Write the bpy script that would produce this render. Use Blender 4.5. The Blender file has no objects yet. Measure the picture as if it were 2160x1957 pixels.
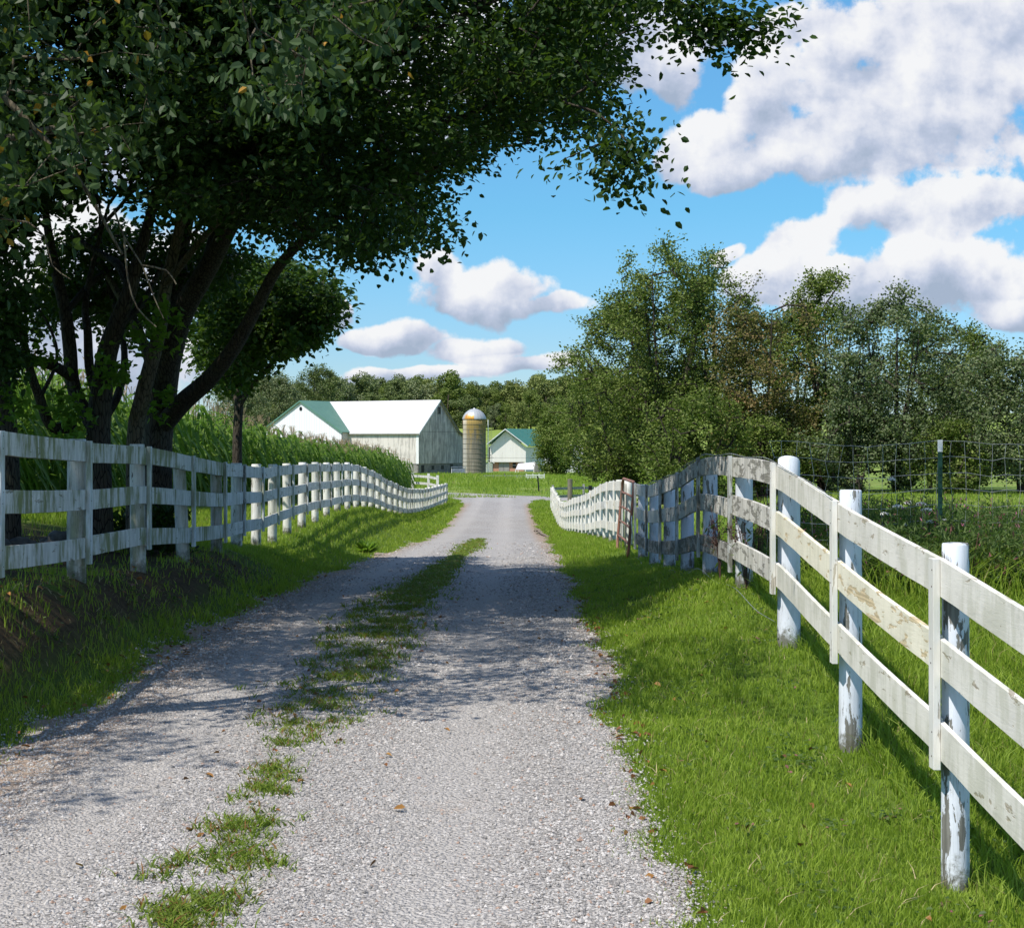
import bpy, math, random
import numpy as np
from mathutils import Vector, noise as mnoise

S = bpy.context.scene
COL = S.collection
random.seed(7)
F = 3430.0            # focal length in photo pixels (2160 wide)
EYE = 1.8
HORY = 930.0

# ------------------------------------------------------------------ camera
cam = bpy.data.objects.new('camera', bpy.data.cameras.new('camera'))
COL.objects.link(cam)
cam.location = (0, 0, EYE)
cam.rotation_euler = (math.radians(90), 0, 0)
cam.data.sensor_width = 36
cam.data.lens = F / 2160 * 36
cam.data.shift_y = (HORY - 978.5) / 2160
cam.data.clip_start = 0.1
cam.data.clip_end = 8000
S.camera = cam

# ------------------------------------------------------------------ light
SUN_EL = math.radians(55)
SH = Vector((-0.75, -0.66, 0)).normalized()          # horizontal direction towards the sun
sd = Vector((SH.x * math.cos(SUN_EL), SH.y * math.cos(SUN_EL), math.sin(SUN_EL)))
sl = bpy.data.lights.new('sun', 'SUN')
sl.energy = 4.5
sl.angle = math.radians(0.5)
sl.color = (1.0, 0.955, 0.88)
so = bpy.data.objects.new('sun', sl)
COL.objects.link(so)
so.rotation_euler = sd.to_track_quat('Z', 'Y').to_euler()
SUN_ROT = math.atan2(SH.x, SH.y)

S.view_settings.view_transform = 'Standard'
S.view_settings.look = 'None'
S.view_settings.exposure = 0.38
S.view_settings.gamma = 1.0
S.view_settings.use_curve_mapping = False
S.cycles.max_bounces = 8
S.cycles.transparent_max_bounces = 4
S.cycles.transmission_bounces = 3
S.cycles.sample_clamp_indirect = 4.0


# ------------------------------------------------------------------ node helpers
def N(nt, typ, ins=None, out=0, **props):
    n = nt.nodes.new(typ)
    for k, v in props.items():
        setattr(n, k, v)
    for k, v in (ins or {}).items():
        s = n.inputs[k]
        if isinstance(v, bpy.types.NodeSocket):
            nt.links.new(v, s)
        else:
            if isinstance(v, (tuple, list)) and s.type == 'RGBA' and len(v) == 3:
                v = (*v, 1)
            s.default_value = v
    return n.outputs[out] if out is not None else n


def M(nt, op, a, b=0.0, c=None, clamp=False):
    ins = {0: a, 1: b}
    if c is not None:
        ins[2] = c
    return N(nt, 'ShaderNodeMath', ins, operation=op, use_clamp=clamp)


def MIX(nt, f, a, b, mode='MIX'):
    n = nt.nodes.new('ShaderNodeMix')
    n.data_type = 'RGBA'
    n.blend_type = mode
    for i, v in ((0, f), (6, a), (7, b)):
        s = n.inputs[i]
        if isinstance(v, bpy.types.NodeSocket):
            nt.links.new(v, s)
        else:
            if i and len(v) == 3:
                v = (*v, 1)
            s.default_value = v
    return n.outputs[2]


def RAMP(nt, f, stops, interp='LINEAR'):
    n = nt.nodes.new('ShaderNodeValToRGB')
    cr = n.color_ramp
    cr.interpolation = interp
    while len(cr.elements) < len(stops):
        cr.elements.new(0.5)
    for e, (p, c) in zip(cr.elements, stops):
        e.position = p
        e.color = (*c, 1) if isinstance(c, (tuple, list)) else (c, c, c, 1)
    nt.links.new(f, n.inputs[0])
    return n.outputs[0]


def NOISE(nt, vec, scale, detail=4, rough=0.55, dist=0.0):
    return N(nt, 'ShaderNodeTexNoise', {'Vector': vec, 'Scale': scale, 'Detail': detail, 'Roughness': rough, 'Distortion': dist})


def STEP(nt, f, a, b):
    return N(nt, 'ShaderNodeMapRange', {0: f, 1: a, 2: b, 3: 0.0, 4: 1.0}, interpolation_type='SMOOTHSTEP')


def material(name):
    m = bpy.data.materials.new(name)
    m.use_nodes = True
    nt = m.node_tree
    for n in list(nt.nodes):
        nt.nodes.remove(n)
    out = nt.nodes.new('ShaderNodeOutputMaterial')
    return m, nt, out


def finish(nt, out, color, rough=0.8, bump=None, bstr=0.3, bdist=0.01, spec=0.3, metal=0.0):
    ins = {'Base Color': color, 'Roughness': rough, 'Specular IOR Level': spec, 'Metallic': metal}
    if bump is not None:
        ins['Normal'] = N(nt, 'ShaderNodeBump', {'Height': bump, 'Strength': bstr, 'Distance': bdist})
    b = N(nt, 'ShaderNodeBsdfPrincipled', ins)
    nt.links.new(b, out.inputs[0])
    return b


def scaled(nt, vec, s, add=None):
    v = N(nt, 'ShaderNodeVectorMath', {0: vec, 1: s}, operation='MULTIPLY')
    if add is not None:
        v = N(nt, 'ShaderNodeVectorMath', {0: v, 1: add}, operation='ADD')
    return v


def objcoord(nt):
    """object coordinates moved by a random amount for each object"""
    tc = N(nt, 'ShaderNodeTexCoord', out=3)
    r = N(nt, 'ShaderNodeObjectInfo', out=None).outputs['Random']
    off = M(nt, 'MULTIPLY', r, 97.0)
    comb = N(nt, 'ShaderNodeCombineXYZ', {0: off, 1: off, 2: off})
    return N(nt, 'ShaderNodeVectorMath', {0: tc, 1: comb}, operation='ADD'), tc, r


# ------------------------------------------------------------------ world
W = bpy.data.worlds.new('World')
S.world = W
W.use_nodes = True
wt = W.node_tree
for n in list(wt.nodes):
    wt.nodes.remove(n)
wout = wt.nodes.new('ShaderNodeOutputWorld')
sky = N(wt, 'ShaderNodeTexSky', sky_type='NISHITA', sun_disc=False, sun_elevation=SUN_EL, sun_rotation=SUN_ROT,
        air_density=1.0, dust_density=0.25, ozone_density=2.5)
wdir = N(wt, 'ShaderNodeTexCoord', out=0)
sx = N(wt, 'ShaderNodeSeparateXYZ', {0: wdir}, out=None)
ay = M(wt, 'MAXIMUM', M(wt, 'ABSOLUTE', sx.outputs[1]), 0.12)
cu = M(wt, 'DIVIDE', sx.outputs[0], ay)
cv = M(wt, 'DIVIDE', sx.outputs[2], ay)
cp = N(wt, 'ShaderNodeCombineXYZ', {0: cu, 1: cv, 2: 0.0})
# slope coordinates (x/y, z/y) of each cloud lobe: photo px -> centre and radii, and how strongly it counts
LOBES = [(1960, 250, 310, 195), (1730, 335, 235, 90), (2090, 50, 330, 160), (1640, 165, 85, 110), (1600, 250, 90, 90), (1440, 310, 105, 66),
         (1560, 365, 120, 42), (1680, 40, 90, 50), (2000, 462, 310, 62), (1680, 515, 84, 66), (1655, 575, 130, 56), (1780, 592, 100, 48), (1565, 520, 34, 20), (1990, 600, 260, 92),
         (2170, 660, 120, 30), (950, 570, 60, 48), (1050, 625, 150, 62), (1160, 652, 100, 36), (900, 708, 140, 30),
         (1040, 735, 110, 34), (770, 715, 50, 22), (870, 785, 230, 20), (1120, 768, 110, 22), (1390, 130, 60, 110), (1500, 30, 110, 40),
         (1250, 60, 200, 140), (150, 640, 330, 190), (520, 620, 120, 60), (-200, 300, 300, 300), (620, 130, 460, 170), (250, 330, 220, 90),
         (715, 655, 46, 42), (2500, 300, 350, 300), (-500, 700, 300, 120), (3000, 650, 500, 90), (300, -700, 700, 400), (1900, -500, 800, 300)]
nz = N(wt, 'ShaderNodeTexNoise', {'Vector': cp, 'Scale': 19.0, 'Detail': 12.0, 'Roughness': 0.58}, noise_dimensions='2D')
nzw = N(wt, 'ShaderNodeTexNoise', {'Vector': cp, 'Scale': 7.0, 'Detail': 3.0, 'Roughness': 0.5}, out=1, noise_dimensions='2D')
warp = scaled(wt, N(wt, 'ShaderNodeVectorMath', {0: nzw, 1: (0.5, 0.5, 0.5)}, operation='SUBTRACT'), (0.07, 0.05, 0.0))
cw = N(wt, 'ShaderNodeVectorMath', {0: cp, 1: warp}, operation='ADD')


def lobes(vec):
    acc = ver = wei = None
    for (lx, ly, rx, ry) in LOBES:
        cx, cy = (lx - 1080) / F, (HORY - ly) / F
        sxx, syy = F / rx, F / ry
        v = N(wt, 'ShaderNodeVectorMath', {0: vec, 1: (sxx, syy, 0), 2: (-cx * sxx, -cy * syy, 0)}, operation='MULTIPLY_ADD')
        l = N(wt, 'ShaderNodeVectorMath', {0: v}, out=1, operation='LENGTH')
        f = M(wt, 'SUBTRACT', 1.0, l)
        acc = f if acc is None else M(wt, 'SMOOTH_MAX', acc, f, 0.12)
        fp = M(wt, 'MAXIMUM', M(wt, 'ADD', f, 0.25), 0.0)
        hy = M(wt, 'MULTIPLY', N(wt, 'ShaderNodeSeparateXYZ', {0: v}, out=1), fp)
        ver = hy if ver is None else M(wt, 'ADD', ver, hy)
        wei = fp if wei is None else M(wt, 'ADD', wei, fp)
    return acc, M(wt, 'DIVIDE', ver, M(wt, 'ADD', wei, 0.05))


field, height = lobes(cw)
nc = M(wt, 'SUBTRACT', nz, 0.5)
dens = M(wt, 'ADD', field, M(wt, 'MULTIPLY', nc, 1.75))
mask = STEP(wt, dens, -0.06, 0.20)
# light and shade inside the clouds: puffs facing the sun are bright, the undersides grey
cs = N(wt, 'ShaderNodeVectorMath', {0: cp, 1: (-0.010, 0.016, 0.0)}, operation='ADD')
nz2 = N(wt, 'ShaderNodeTexNoise', {'Vector': cs, 'Scale': 19.0, 'Detail': 12.0, 'Roughness': 0.56}, noise_dimensions='2D')
relief = M(wt, 'MULTIPLY', M(wt, 'SUBTRACT', nz, nz2), 1.9)
big = N(wt, 'ShaderNodeTexNoise', {'Vector': N(wt, 'ShaderNodeVectorMath', {0: cw, 1: (0.3, 0.1, 0.0)}, operation='ADD'), 'Scale': 6.5, 'Detail': 5.0, 'Roughness': 0.5}, noise_dimensions='2D')
shade = M(wt, 'ADD', M(wt, 'ADD', 0.58, relief), M(wt, 'MULTIPLY', M(wt, 'SUBTRACT', big, 0.5), 1.1))
shade = M(wt, 'ADD', shade, M(wt, 'MULTIPLY', M(wt, 'ADD', height, 0.05), 0.75), clamp=True)
ccol = RAMP(wt, shade, [(0.0, (0.40, 0.48, 0.62)), (0.35, (0.56, 0.62, 0.77)), (0.7, (0.82, 0.84, 0.92)), (1.0, (0.97, 0.97, 0.98))])
elev = RAMP(wt, sx.outputs[2], [(0.0, (0.48, 0.58, 0.78)), (0.06, (0.40, 0.58, 0.77)), (0.14, (0.34, 0.65, 0.78)), (0.28, (0.42, 0.76, 0.90)), (0.45, (0.95, 1.0, 1.05))])
skyc = MIX(wt, 1.0, sky, elev, 'MULTIPLY')
bg1 = N(wt, 'ShaderNodeBackground', {0: skyc, 1: 0.14})
bg2 = N(wt, 'ShaderNodeBackground', {0: ccol, 1: 0.74})
up = STEP(wt, sx.outputs[2], -0.02, 0.01)
ms = N(wt, 'ShaderNodeMixShader', {0: M(wt, 'MULTIPLY', M(wt, 'MULTIPLY', mask, up), 0.97), 1: bg1, 2: bg2})
wt.links.new(ms, wout.inputs[0])
W.cycles.sampling_method = 'MANUAL'
W.cycles.sample_map_resolution = 512


# ------------------------------------------------------------------ mesh helpers
def mk_mesh(name, V, faces, smooth=False):
    """V (n,3); faces: list of int arrays (m,k)"""
    me = bpy.data.meshes.new(name)
    V = np.ascontiguousarray(V, dtype=np.float32)
    faces = [np.asarray(f, dtype=np.int32) for f in faces if len(f)]
    me.vertices.add(len(V))
    me.vertices.foreach_set('co', V.ravel())
    nl = sum(f.size for f in faces)
    npoly = sum(len(f) for f in faces)
    me.loops.add(nl)
    me.polygons.add(npoly)
    me.loops.foreach_set('vertex_index', np.concatenate([f.ravel() for f in faces]))
    tot = np.concatenate([np.full(len(f), f.shape[1], np.int32) for f in faces])
    st = np.concatenate([[0], np.cumsum(tot)[:-1]]).astype(np.int32)
    me.polygons.foreach_set('loop_start', st)
    me.polygons.foreach_set('loop_total', tot)
    me.polygons.foreach_set('use_smooth', np.full(npoly, smooth))
    me.update(calc_edges=True)
    me.validate()
    return me


class MB:
    """collects plain shapes into one mesh"""
    def __init__(s):
        s.V = []
        s.F = {}
        s.n = 0

    def add(s, V, F):
        V = np.asarray(V, float)
        F = np.asarray(F, int) + s.n
        s.V.append(V)
        s.F.setdefault(F.shape[1], []).append(F)
        s.n += len(V)
        return s

    def box(s, c, d, rz=0.0, ry=0.0):
        x, y, z = [k / 2 for k in d]
        V = np.array([(a, b, e) for a in (-x, x) for b in (-y, y) for e in (-z, z)], float)
        if ry:
            R = np.array([[math.cos(ry), 0, math.sin(ry)], [0, 1, 0], [-math.sin(ry), 0, math.cos(ry)]])
            V = V @ R.T
        if rz:
            R = np.array([[math.cos(rz), -math.sin(rz), 0], [math.sin(rz), math.cos(rz), 0], [0, 0, 1]])
            V = V @ R.T
        V = V + np.array(c)
        return s.add(V, [(0, 1, 3, 2), (4, 6, 7, 5), (0, 4, 5, 1), (2, 3, 7, 6), (0, 2, 6, 4), (1, 5, 7, 3)])

    def poly_prism(s, pts, ext):
        """closed polygon pts (3D, planar) extruded by vector ext"""
        pts = np.asarray(pts, float)
        n = len(pts)
        V = np.vstack([pts, pts + np.asarray(ext, float)])
        i = np.arange(n)
        j = (i + 1) % n
        base = s.n
        s.add(V, np.stack([i, j, j + n, i + n], 1))
        s.F.setdefault(n, []).append(np.array([i[::-1]]) + base)
        s.F.setdefault(n, []).append(np.array([i + n]) + base)
        return s

    def tube(s, pts, r, sides=8, caps=True):
        pts = np.asarray(pts, float)
        r = np.broadcast_to(np.asarray(r, float), (len(pts),))
        T = np.gradient(pts, axis=0)
        T /= np.linalg.norm(T, axis=1)[:, None] + 1e-9
        up = np.array([0, 0, 1.0]) if abs(T[0, 2]) < 0.9 else np.array([1.0, 0, 0])
        A = np.cross(T, up)
        A /= np.linalg.norm(A, axis=1)[:, None] + 1e-9
        B = np.cross(T, A)
        th = np.linspace(0, 2 * np.pi, sides, endpoint=False)
        V = pts[:, None] + r[:, None, None] * (np.cos(th)[None, :, None] * A[:, None] + np.sin(th)[None, :, None] * B[:, None])
        m = len(pts)
        V = V.reshape(-1, 3)
        i = np.arange(m - 1)[:, None] * sides
        a = np.arange(sides)[None]
        b = (a + 1) % sides
        Fq = np.stack([i + a, i + b, i + sides + b, i + sides + a], -1).reshape(-1, 4)
        base = s.n
        s.add(V, Fq)
        if caps:
            s.F.setdefault(sides, []).append(np.array([np.arange(sides)[::-1]]) + base)
            s.F.setdefault(sides, []).append(np.array([np.arange(sides) + (m - 1) * sides]) + base)
        return s

    def build(s, name, mat, parent=None, smooth=False, org=None, **tags):
        V = np.vstack(s.V)
        return obj(name, V, [np.vstack(f) for f in s.F.values()], mat, parent, smooth, org, **tags)


def gloc(o):
    return np.array(o.location) + (gloc(o.parent) if o.parent else 0)


def obj(name, V, Fc, mat, parent=None, smooth=False, org=None, **tags):
    """links ONE mesh object; V in world space, org = its origin in world space"""
    pl = gloc(parent) if parent is not None else np.zeros(3)
    o0 = np.asarray(org, float) if org is not None else pl
    me = mk_mesh(name, np.asarray(V) - o0, Fc, smooth)
    for m_ in (mat if isinstance(mat, (list, tuple)) else [mat]):
        me.materials.append(m_)
    o = bpy.data.objects.new(name, me)
    COL.objects.link(o)
    o.parent = parent
    o.location = o0 - pl
    tag(o, **tags)
    return o


def tag(o, label=None, category=None, group=None, kind=None):
    for k, v in (('label', label), ('category', category), ('group', group), ('kind', kind)):
        if v:
            o[k] = v
    return o


def thing(name, loc, label, category, group=None, rz=0.0):
    o = bpy.data.objects.new(name, None)
    COL.objects.link(o)
    o.location = loc
    o.rotation_euler.z = rz
    o.empty_display_size = 0.2
    return tag(o, label, category, group)


def copy_tree(o, parent=None):
    c = o.copy()
    COL.objects.link(c)
    c.parent = parent
    for ch in [k for k in S.objects if k.parent == o]:
        copy_tree(ch, c)
    return c


def px(x, y, d):
    """photo pixel at a distance -> point in the place"""
    return np.array([(x - 1080) * d / F, d, EYE - (y - HORY) * d / F])


# ------------------------------------------------------------------ the lie of the land
def I(tab):
    a = np.array(tab, float)
    return lambda d: np.interp(d, a[:, 0], a[:, 1])


ROAD_L = I([(0, -2.98), (11, -2.92), (17, -2.87), (28.7, -2.78), (50, -2.5), (70, -2.62), (88, -2.72), (94, -2.8), (99, -3.1), (104, -4.0), (108, -6)])
ROAD_R = I([(0, 0.52), (6, 0.62), (11, 0.68), (17, 0.74), (28.7, 0.86), (50, 1.08), (75, 0.95), (88, 0.95), (94, 1.0), (98, 1.3), (101, 1.9), (105, 3.6), (108, 5)])
Z_ROAD = I([(0, 0), (14, 0), (18, -0.02), (28.7, -0.37), (50, -1.2), (65, -1.62), (88, -1.82), (130, -1.85)])
Z_LF = I([(0, 0.9), (8, 0.8), (13.9, 0.63), (16.3, 0.48), (18.7, 0.42), (21, 0.38), (23.4, 0.23), (25.8, 0.08), (28.2, 0.01), (33, 0.0), (40, 0.03),
          (45, -0.08), (49, -0.24), (53.5, -0.55), (59, -0.88), (66, -1.18), (76, -1.5), (92, -1.82), (130, -1.9)])
Z_RF = I([(0, -0.55), (5, -0.5), (7.8, -0.38), (10.3, -0.17), (12.7, 0.2), (15.2, 0.45), (17.8, 0.32), (20, 0.18), (22.4, 0.02), (24.7, -0.13), (30, -0.15),
          (38, -0.5), (49, -1.0), (60, -1.6), (71, -1.95), (86, -1.95), (130, -1.9)])
Z_CORN = I([(0, 1.0), (15, 0.95), (28, 0.75), (42, 0.12), (60, -0.6), (79, -0.85), (100, -1.4), (130, -1.9)])
Z_L40 = I([(0, 2.3), (30, 2.2), (60, 1.2), (100, -0.3), (150, -1.9)])
Z_R4 = I([(0, -0.7), (8, -0.42), (12, 0.1), (17, 0.38), (25, 0.15), (40, -0.35), (65, -0.9), (100, -1.8)])
Z_R12 = I([(0, 0.2), (20, 0.15), (40, -0.1), (62, -0.15), (75, -0.35), (100, -1.4), (130, -1.9)])
Z_FAR = I([(0, -1.85), (130, -1.9), (160, -2.5), (270, -3.6), (335, -4.4), (360, -3.6), (400, 0.5), (450, 4.7), (500, 7.0), (560, 9), (700, 11.5), (1200, 15), (2500, 18), (8000, 10)])


def zg(x, d):
    x, d = np.broadcast_arrays(np.asarray(x, float), np.asarray(d, float))
    dd = np.maximum(d, 0.0)
    rl, rr = ROAD_L(dd), ROAD_R(dd)
    xs = [np.full_like(dd, -40), np.full_like(dd, -8.0), -np.interp(dd, [0, 17, 21, 26, 33], [3.66, 3.70, 3.82, 4.08, 4.22]), rl - 0.05, rl + 0.5, rr - 0.5, rr + 0.05,
          np.full_like(dd, 2.15), np.full_like(dd, 4.0), np.full_like(dd, 12.0)]
    zr = Z_ROAD(dd)
    zs = [Z_L40(dd), Z_CORN(dd), Z_LF(dd), zr - 0.0, zr + 0.02, zr + 0.02, zr - 0.0, Z_RF(dd), Z_R4(dd), Z_R12(dd)]
    # lane flare: keep key laterals ordered
    rl2 = np.maximum(rl, -3.5)
    rr2 = np.minimum(rr, 1.95)
    xs[3], xs[4], xs[5], xs[6] = rl2 - 0.05, rl2 + 0.5, rr2 - 0.5, rr2 + 0.05
    z = np.where(x <= xs[0], zs[0], zs[-1])
    for i in range(len(xs) - 1):
        t = (x - xs[i]) / (xs[i + 1] - xs[i])
        ts = np.clip(t, 0, 1)
        ts = 0.55 * ts + 0.45 * ts * ts * (3 - 2 * ts)
        z = np.where((t >= 0) & (t <= 1), zs[i] * (1 - ts) + zs[i + 1] * ts, z)
    k = np.clip((dd - 90) / 40, 0, 1)
    k = k * k * (3 - 2 * k)
    zf = Z_FAR(dd)
    # rising land to the right and left far away
    side = np.clip((np.abs(x) - 60) / 200, 0, 1)
    zf = zf + side * np.clip((dd - 150) / 300, 0, 1) * 3.0
    z = z * (1 - k) + zf * k
    bump = 0.02 * np.sin(x * 2.3 + d * 0.9) * np.sin(d * 1.7 - x * 0.6) + 0.012 * np.sin(x * 5.1 + 1.3) * np.sin(d * 4.3)
    onroad = (x > rl - 0.3) & (x < rr + 0.3)
    return z + np.where(onroad, 0.0, bump * np.clip((dd) / 5, 0, 1))


# lane that crosses behind the end of the drive
LANE_FAR = I([(-60, 190), (-30, 150), (-10, 122), (-4.5, 116), (2.5, 105), (10, 96), (30, 80), (60, 60)])


def lane_mask(x, d):
    f = LANE_FAR(x)
    return (d < f) & (d > f - 4.4) & (np.abs(x) < 60) & (d > 84)


# ------------------------------------------------------------------ ground material
def mat_ground():
    m, nt, out = material('ground_grass')
    P = N(nt, 'ShaderNodeNewGeometry', out=0)
    sp = N(nt, 'ShaderNodeSeparateXYZ', {0: P}, out=None)
    X, Y = sp.outputs[0], sp.outputs[1]
    fine = NOISE(nt, P, 45, 5, 0.7)
    mid = NOISE(nt, P, 2.2, 5, 0.6)
    big = NOISE(nt, P, 0.05, 5, 0.6)
    g = RAMP(nt, fine, [(0.25, (0.035, 0.065, 0.012)), (0.5, (0.10, 0.16, 0.022)), (0.75, (0.17, 0.25, 0.04))])
    far = RAMP(nt, NOISE(nt, scaled(nt, P, (0.5, 0.35, 1.0)), 0.9, 8, 0.78), [(0.36, (0.055, 0.105, 0.015)), (0.5, (0.125, 0.20, 0.030)), (0.62, (0.23, 0.29, 0.07))])
    far = MIX(nt, M(nt, 'MULTIPLY', STEP(nt, NOISE(nt, scaled(nt, P, (0.25, 0.10, 1.0)), 0.9, 6, 0.7), 0.46, 0.66), 0.55), far, (0.27, 0.26, 0.09))
    g = MIX(nt, STEP(nt, Y, 35, 60), g, far)
    g = MIX(nt, M(nt, 'MULTIPLY', STEP(nt, mid, 0.5, 0.75), 0.35), g, (0.12, 0.11, 0.04))
    field = RAMP(nt, big, [(0.35, (0.15, 0.22, 0.035)), (0.6, (0.23, 0.29, 0.07))])
    g = MIX(nt, STEP(nt, Y, 335, 400), g, field)
    # bare earth bank under the left fence and under the big trees
    band = M(nt, 'MULTIPLY', STEP(nt, X, -2.98, -3.40), STEP(nt, X, -7.4, -6.2))
    band = M(nt, 'MULTIPLY', band, M(nt, 'MULTIPLY', STEP(nt, Y, 6, 9), STEP(nt, Y, 23.5, 20)))
    earth = RAMP(nt, NOISE(nt, P, 14, 6, 0.7), [(0.3, (0.035, 0.022, 0.012)), (0.55, (0.085, 0.058, 0.032)), (0.75, (0.10, 0.10, 0.035))])
    band = M(nt, 'MULTIPLY', band, STEP(nt, M(nt, 'ADD', mid, M(nt, 'MULTIPLY', fine, 0.3)), 0.42, 0.62))
    g = MIX(nt, band, g, earth)
    finish(nt, out, g, 0.95, M(nt, 'ADD', fine, M(nt, 'MULTIPLY', mid, 0.5)), 0.6, 0.04, spec=0.1)
    return m


def mat_gravel():
    m, nt, out = material('gravel')
    P = N(nt, 'ShaderNodeNewGeometry', out=0)
    sp = N(nt, 'ShaderNodeSeparateXYZ', {0: P}, out=None)
    X, Y = sp.outputs[0], sp.outputs[1]
    pv = N(nt, 'ShaderNodeVectorMath', {0: P, 1: scaled(nt, N(nt, 'ShaderNodeTexNoise', {'Vector': P, 'Scale': 30.0}, out=1), (0.02, 0.02, 0.0))}, operation='ADD')
    vo = N(nt, 'ShaderNodeTexVoronoi', {'Vector': pv, 'Scale': 48.0, 'Randomness': 1.0}, out=None, voronoi_dimensions='2D')
    vo2 = N(nt, 'ShaderNodeTexVoronoi', {'Vector': pv, 'Scale': 95.0, 'Randomness': 1.0}, out=None, voronoi_dimensions='2D')
    cell = N(nt, 'ShaderNodeSeparateColor', {0: vo.outputs['Color']}, out=0)
    cell2 = N(nt, 'ShaderNodeSeparateColor', {0: vo2.outputs['Color']}, out=1)
    c = RAMP(nt, M(nt, 'ADD', M(nt, 'MULTIPLY', cell, 0.65), M(nt, 'MULTIPLY', cell2, 0.35)),
             [(0.0, (0.20, 0.185, 0.17)), (0.4, (0.36, 0.335, 0.31)), (0.75, (0.47, 0.44, 0.41)), (1.0, (0.58, 0.55, 0.51))])
    h = M(nt, 'SUBTRACT', 1.0, vo.outputs['Distance'])
    c = MIX(nt, STEP(nt, vo.outputs['Distance'], 0.35, 0.75), c, (0.17, 0.16, 0.15))
    big = NOISE(nt, scaled(nt, P, (1.0, 0.35, 1.0)), 0.9, 6, 0.65)
    mid = NOISE(nt, P, 6, 6, 0.75)
    c = MIX(nt, M(nt, 'MULTIPLY', STEP(nt, big, 0.42, 0.62), 0.30), c, (0.44, 0.42, 0.40))
    c = MIX(nt, M(nt, 'MULTIPLY', STEP(nt, mid, 0.52, 0.72), 0.30), c, (0.25, 0.24, 0.23))
    rx = M(nt, 'ADD', X, M(nt, 'MULTIPLY', mid, 0.25))
    g1 = STEP(nt, M(nt, 'ABSOLUTE', M(nt, 'ADD', rx, 1.90)), 0.50, 0.12)
    g2 = STEP(nt, M(nt, 'ABSOLUTE', M(nt, 'ADD', rx, 0.22)), 0.55, 0.12)
    c = MIX(nt, M(nt, 'MULTIPLY', M(nt, 'MAXIMUM', g1, g2), 0.50), c, (0.43, 0.40, 0.37))
    # reddish earth shows along the edges and in a few patches
    el = M(nt, 'SUBTRACT', M(nt, 'ADD', X, 2.75), M(nt, 'MULTIPLY', mid, 0.9))
    er = M(nt, 'SUBTRACT', M(nt, 'SUBTRACT', 0.85, X), M(nt, 'MULTIPLY', mid, 0.7))
    edge = M(nt, 'MAXIMUM', STEP(nt, el, 0.15, -0.45), STEP(nt, er, 0.0, -0.4))
    dirt = MIX(nt, mid, (0.22, 0.13, 0.075), (0.44, 0.32, 0.22))
    c = MIX(nt, M(nt, 'MULTIPLY', M(nt, 'MULTIPLY', edge, 0.7), STEP(nt, Y, 97, 90)), c, dirt)
    pat = NOISE(nt, scaled(nt, P, (1.0, 0.5, 1.0)), 1.7, 6, 0.7)
    c = MIX(nt, M(nt, 'MULTIPLY', STEP(nt, pat, 0.60, 0.74), 0.55), c, dirt)
    hh = M(nt, 'ADD', h, M(nt, 'MULTIPLY', vo2.outputs['Distance'], -0.4))
    finish(nt, out, c, 0.9, hh, 0.8, 0.02, spec=0.25)
    return m


MAT_GROUND = mat_ground()
MAT_GRAVEL = mat_gravel()


def build_ground():
    def steps(a, b, s0, g):
        v = [a]
        s = s0
        while v[-1] < b:
            v.append(v[-1] + s)
            s *= g
        return v
    xr = np.array(steps(5, 3000, 0.25, 1.12))
    xl = -np.array(steps(8, 3000, 0.25, 1.12))[::-1]
    xs = np.concatenate([xl, np.arange(-7.9, 4.95, 0.1), xr])
    ds = np.concatenate([-np.array(steps(0, 600, 1, 1.4))[::-1], np.arange(0.5, 36, 0.16), np.array(steps(36, 5000, 0.25, 1.02))])
    Xg, Dg = np.meshgrid(xs, ds)
    Z = zg(Xg, Dg)
    rl, rr = ROAD_L(np.maximum(Dg, 0)), ROAD_R(np.maximum(Dg, 0))
    inroad = (Xg > rl + 0.12) & (Xg < rr - 0.12) & (Dg < 106)
    Z = Z - np.where(inroad | lane_mask(Xg, Dg), 0.06, 0)
    V = np.stack([Xg, Dg, Z], -1).reshape(-1, 3)
    nx, ny = len(xs), len(ds)
    i = np.arange(ny - 1)[:, None] * nx + np.arange(nx - 1)[None]
    Fq = np.stack([i, i + 1, i + nx + 1, i + nx], -1).reshape(-1, 4)
    obj('ground', V, [Fq], MAT_GROUND, smooth=True, kind='structure')


build_ground()


def edge_noise(d, seed):
    d = np.asarray(d, float)
    r_ = np.random.RandomState(int(seed * 7))
    ks = np.array([0.7, 1.3, 2.1, 3.7, 5.3, 8.1, 12.3, 19.0, 27.0])
    am = 0.055 / (1 + 0.32 * ks)
    p_ = r_.uniform(0, 6.28, len(ks))
    return sum(a_ * np.sin(d * k_ + q_) for a_, k_, q_ in zip(am, ks, p_)) * 1.3
    return 0.07 * np.sin(d * 2.1 + seed) + 0.05 * np.sin(d * 5.3 + seed * 2) + 0.035 * np.sin(d * 11.7 + seed * 3)


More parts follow.
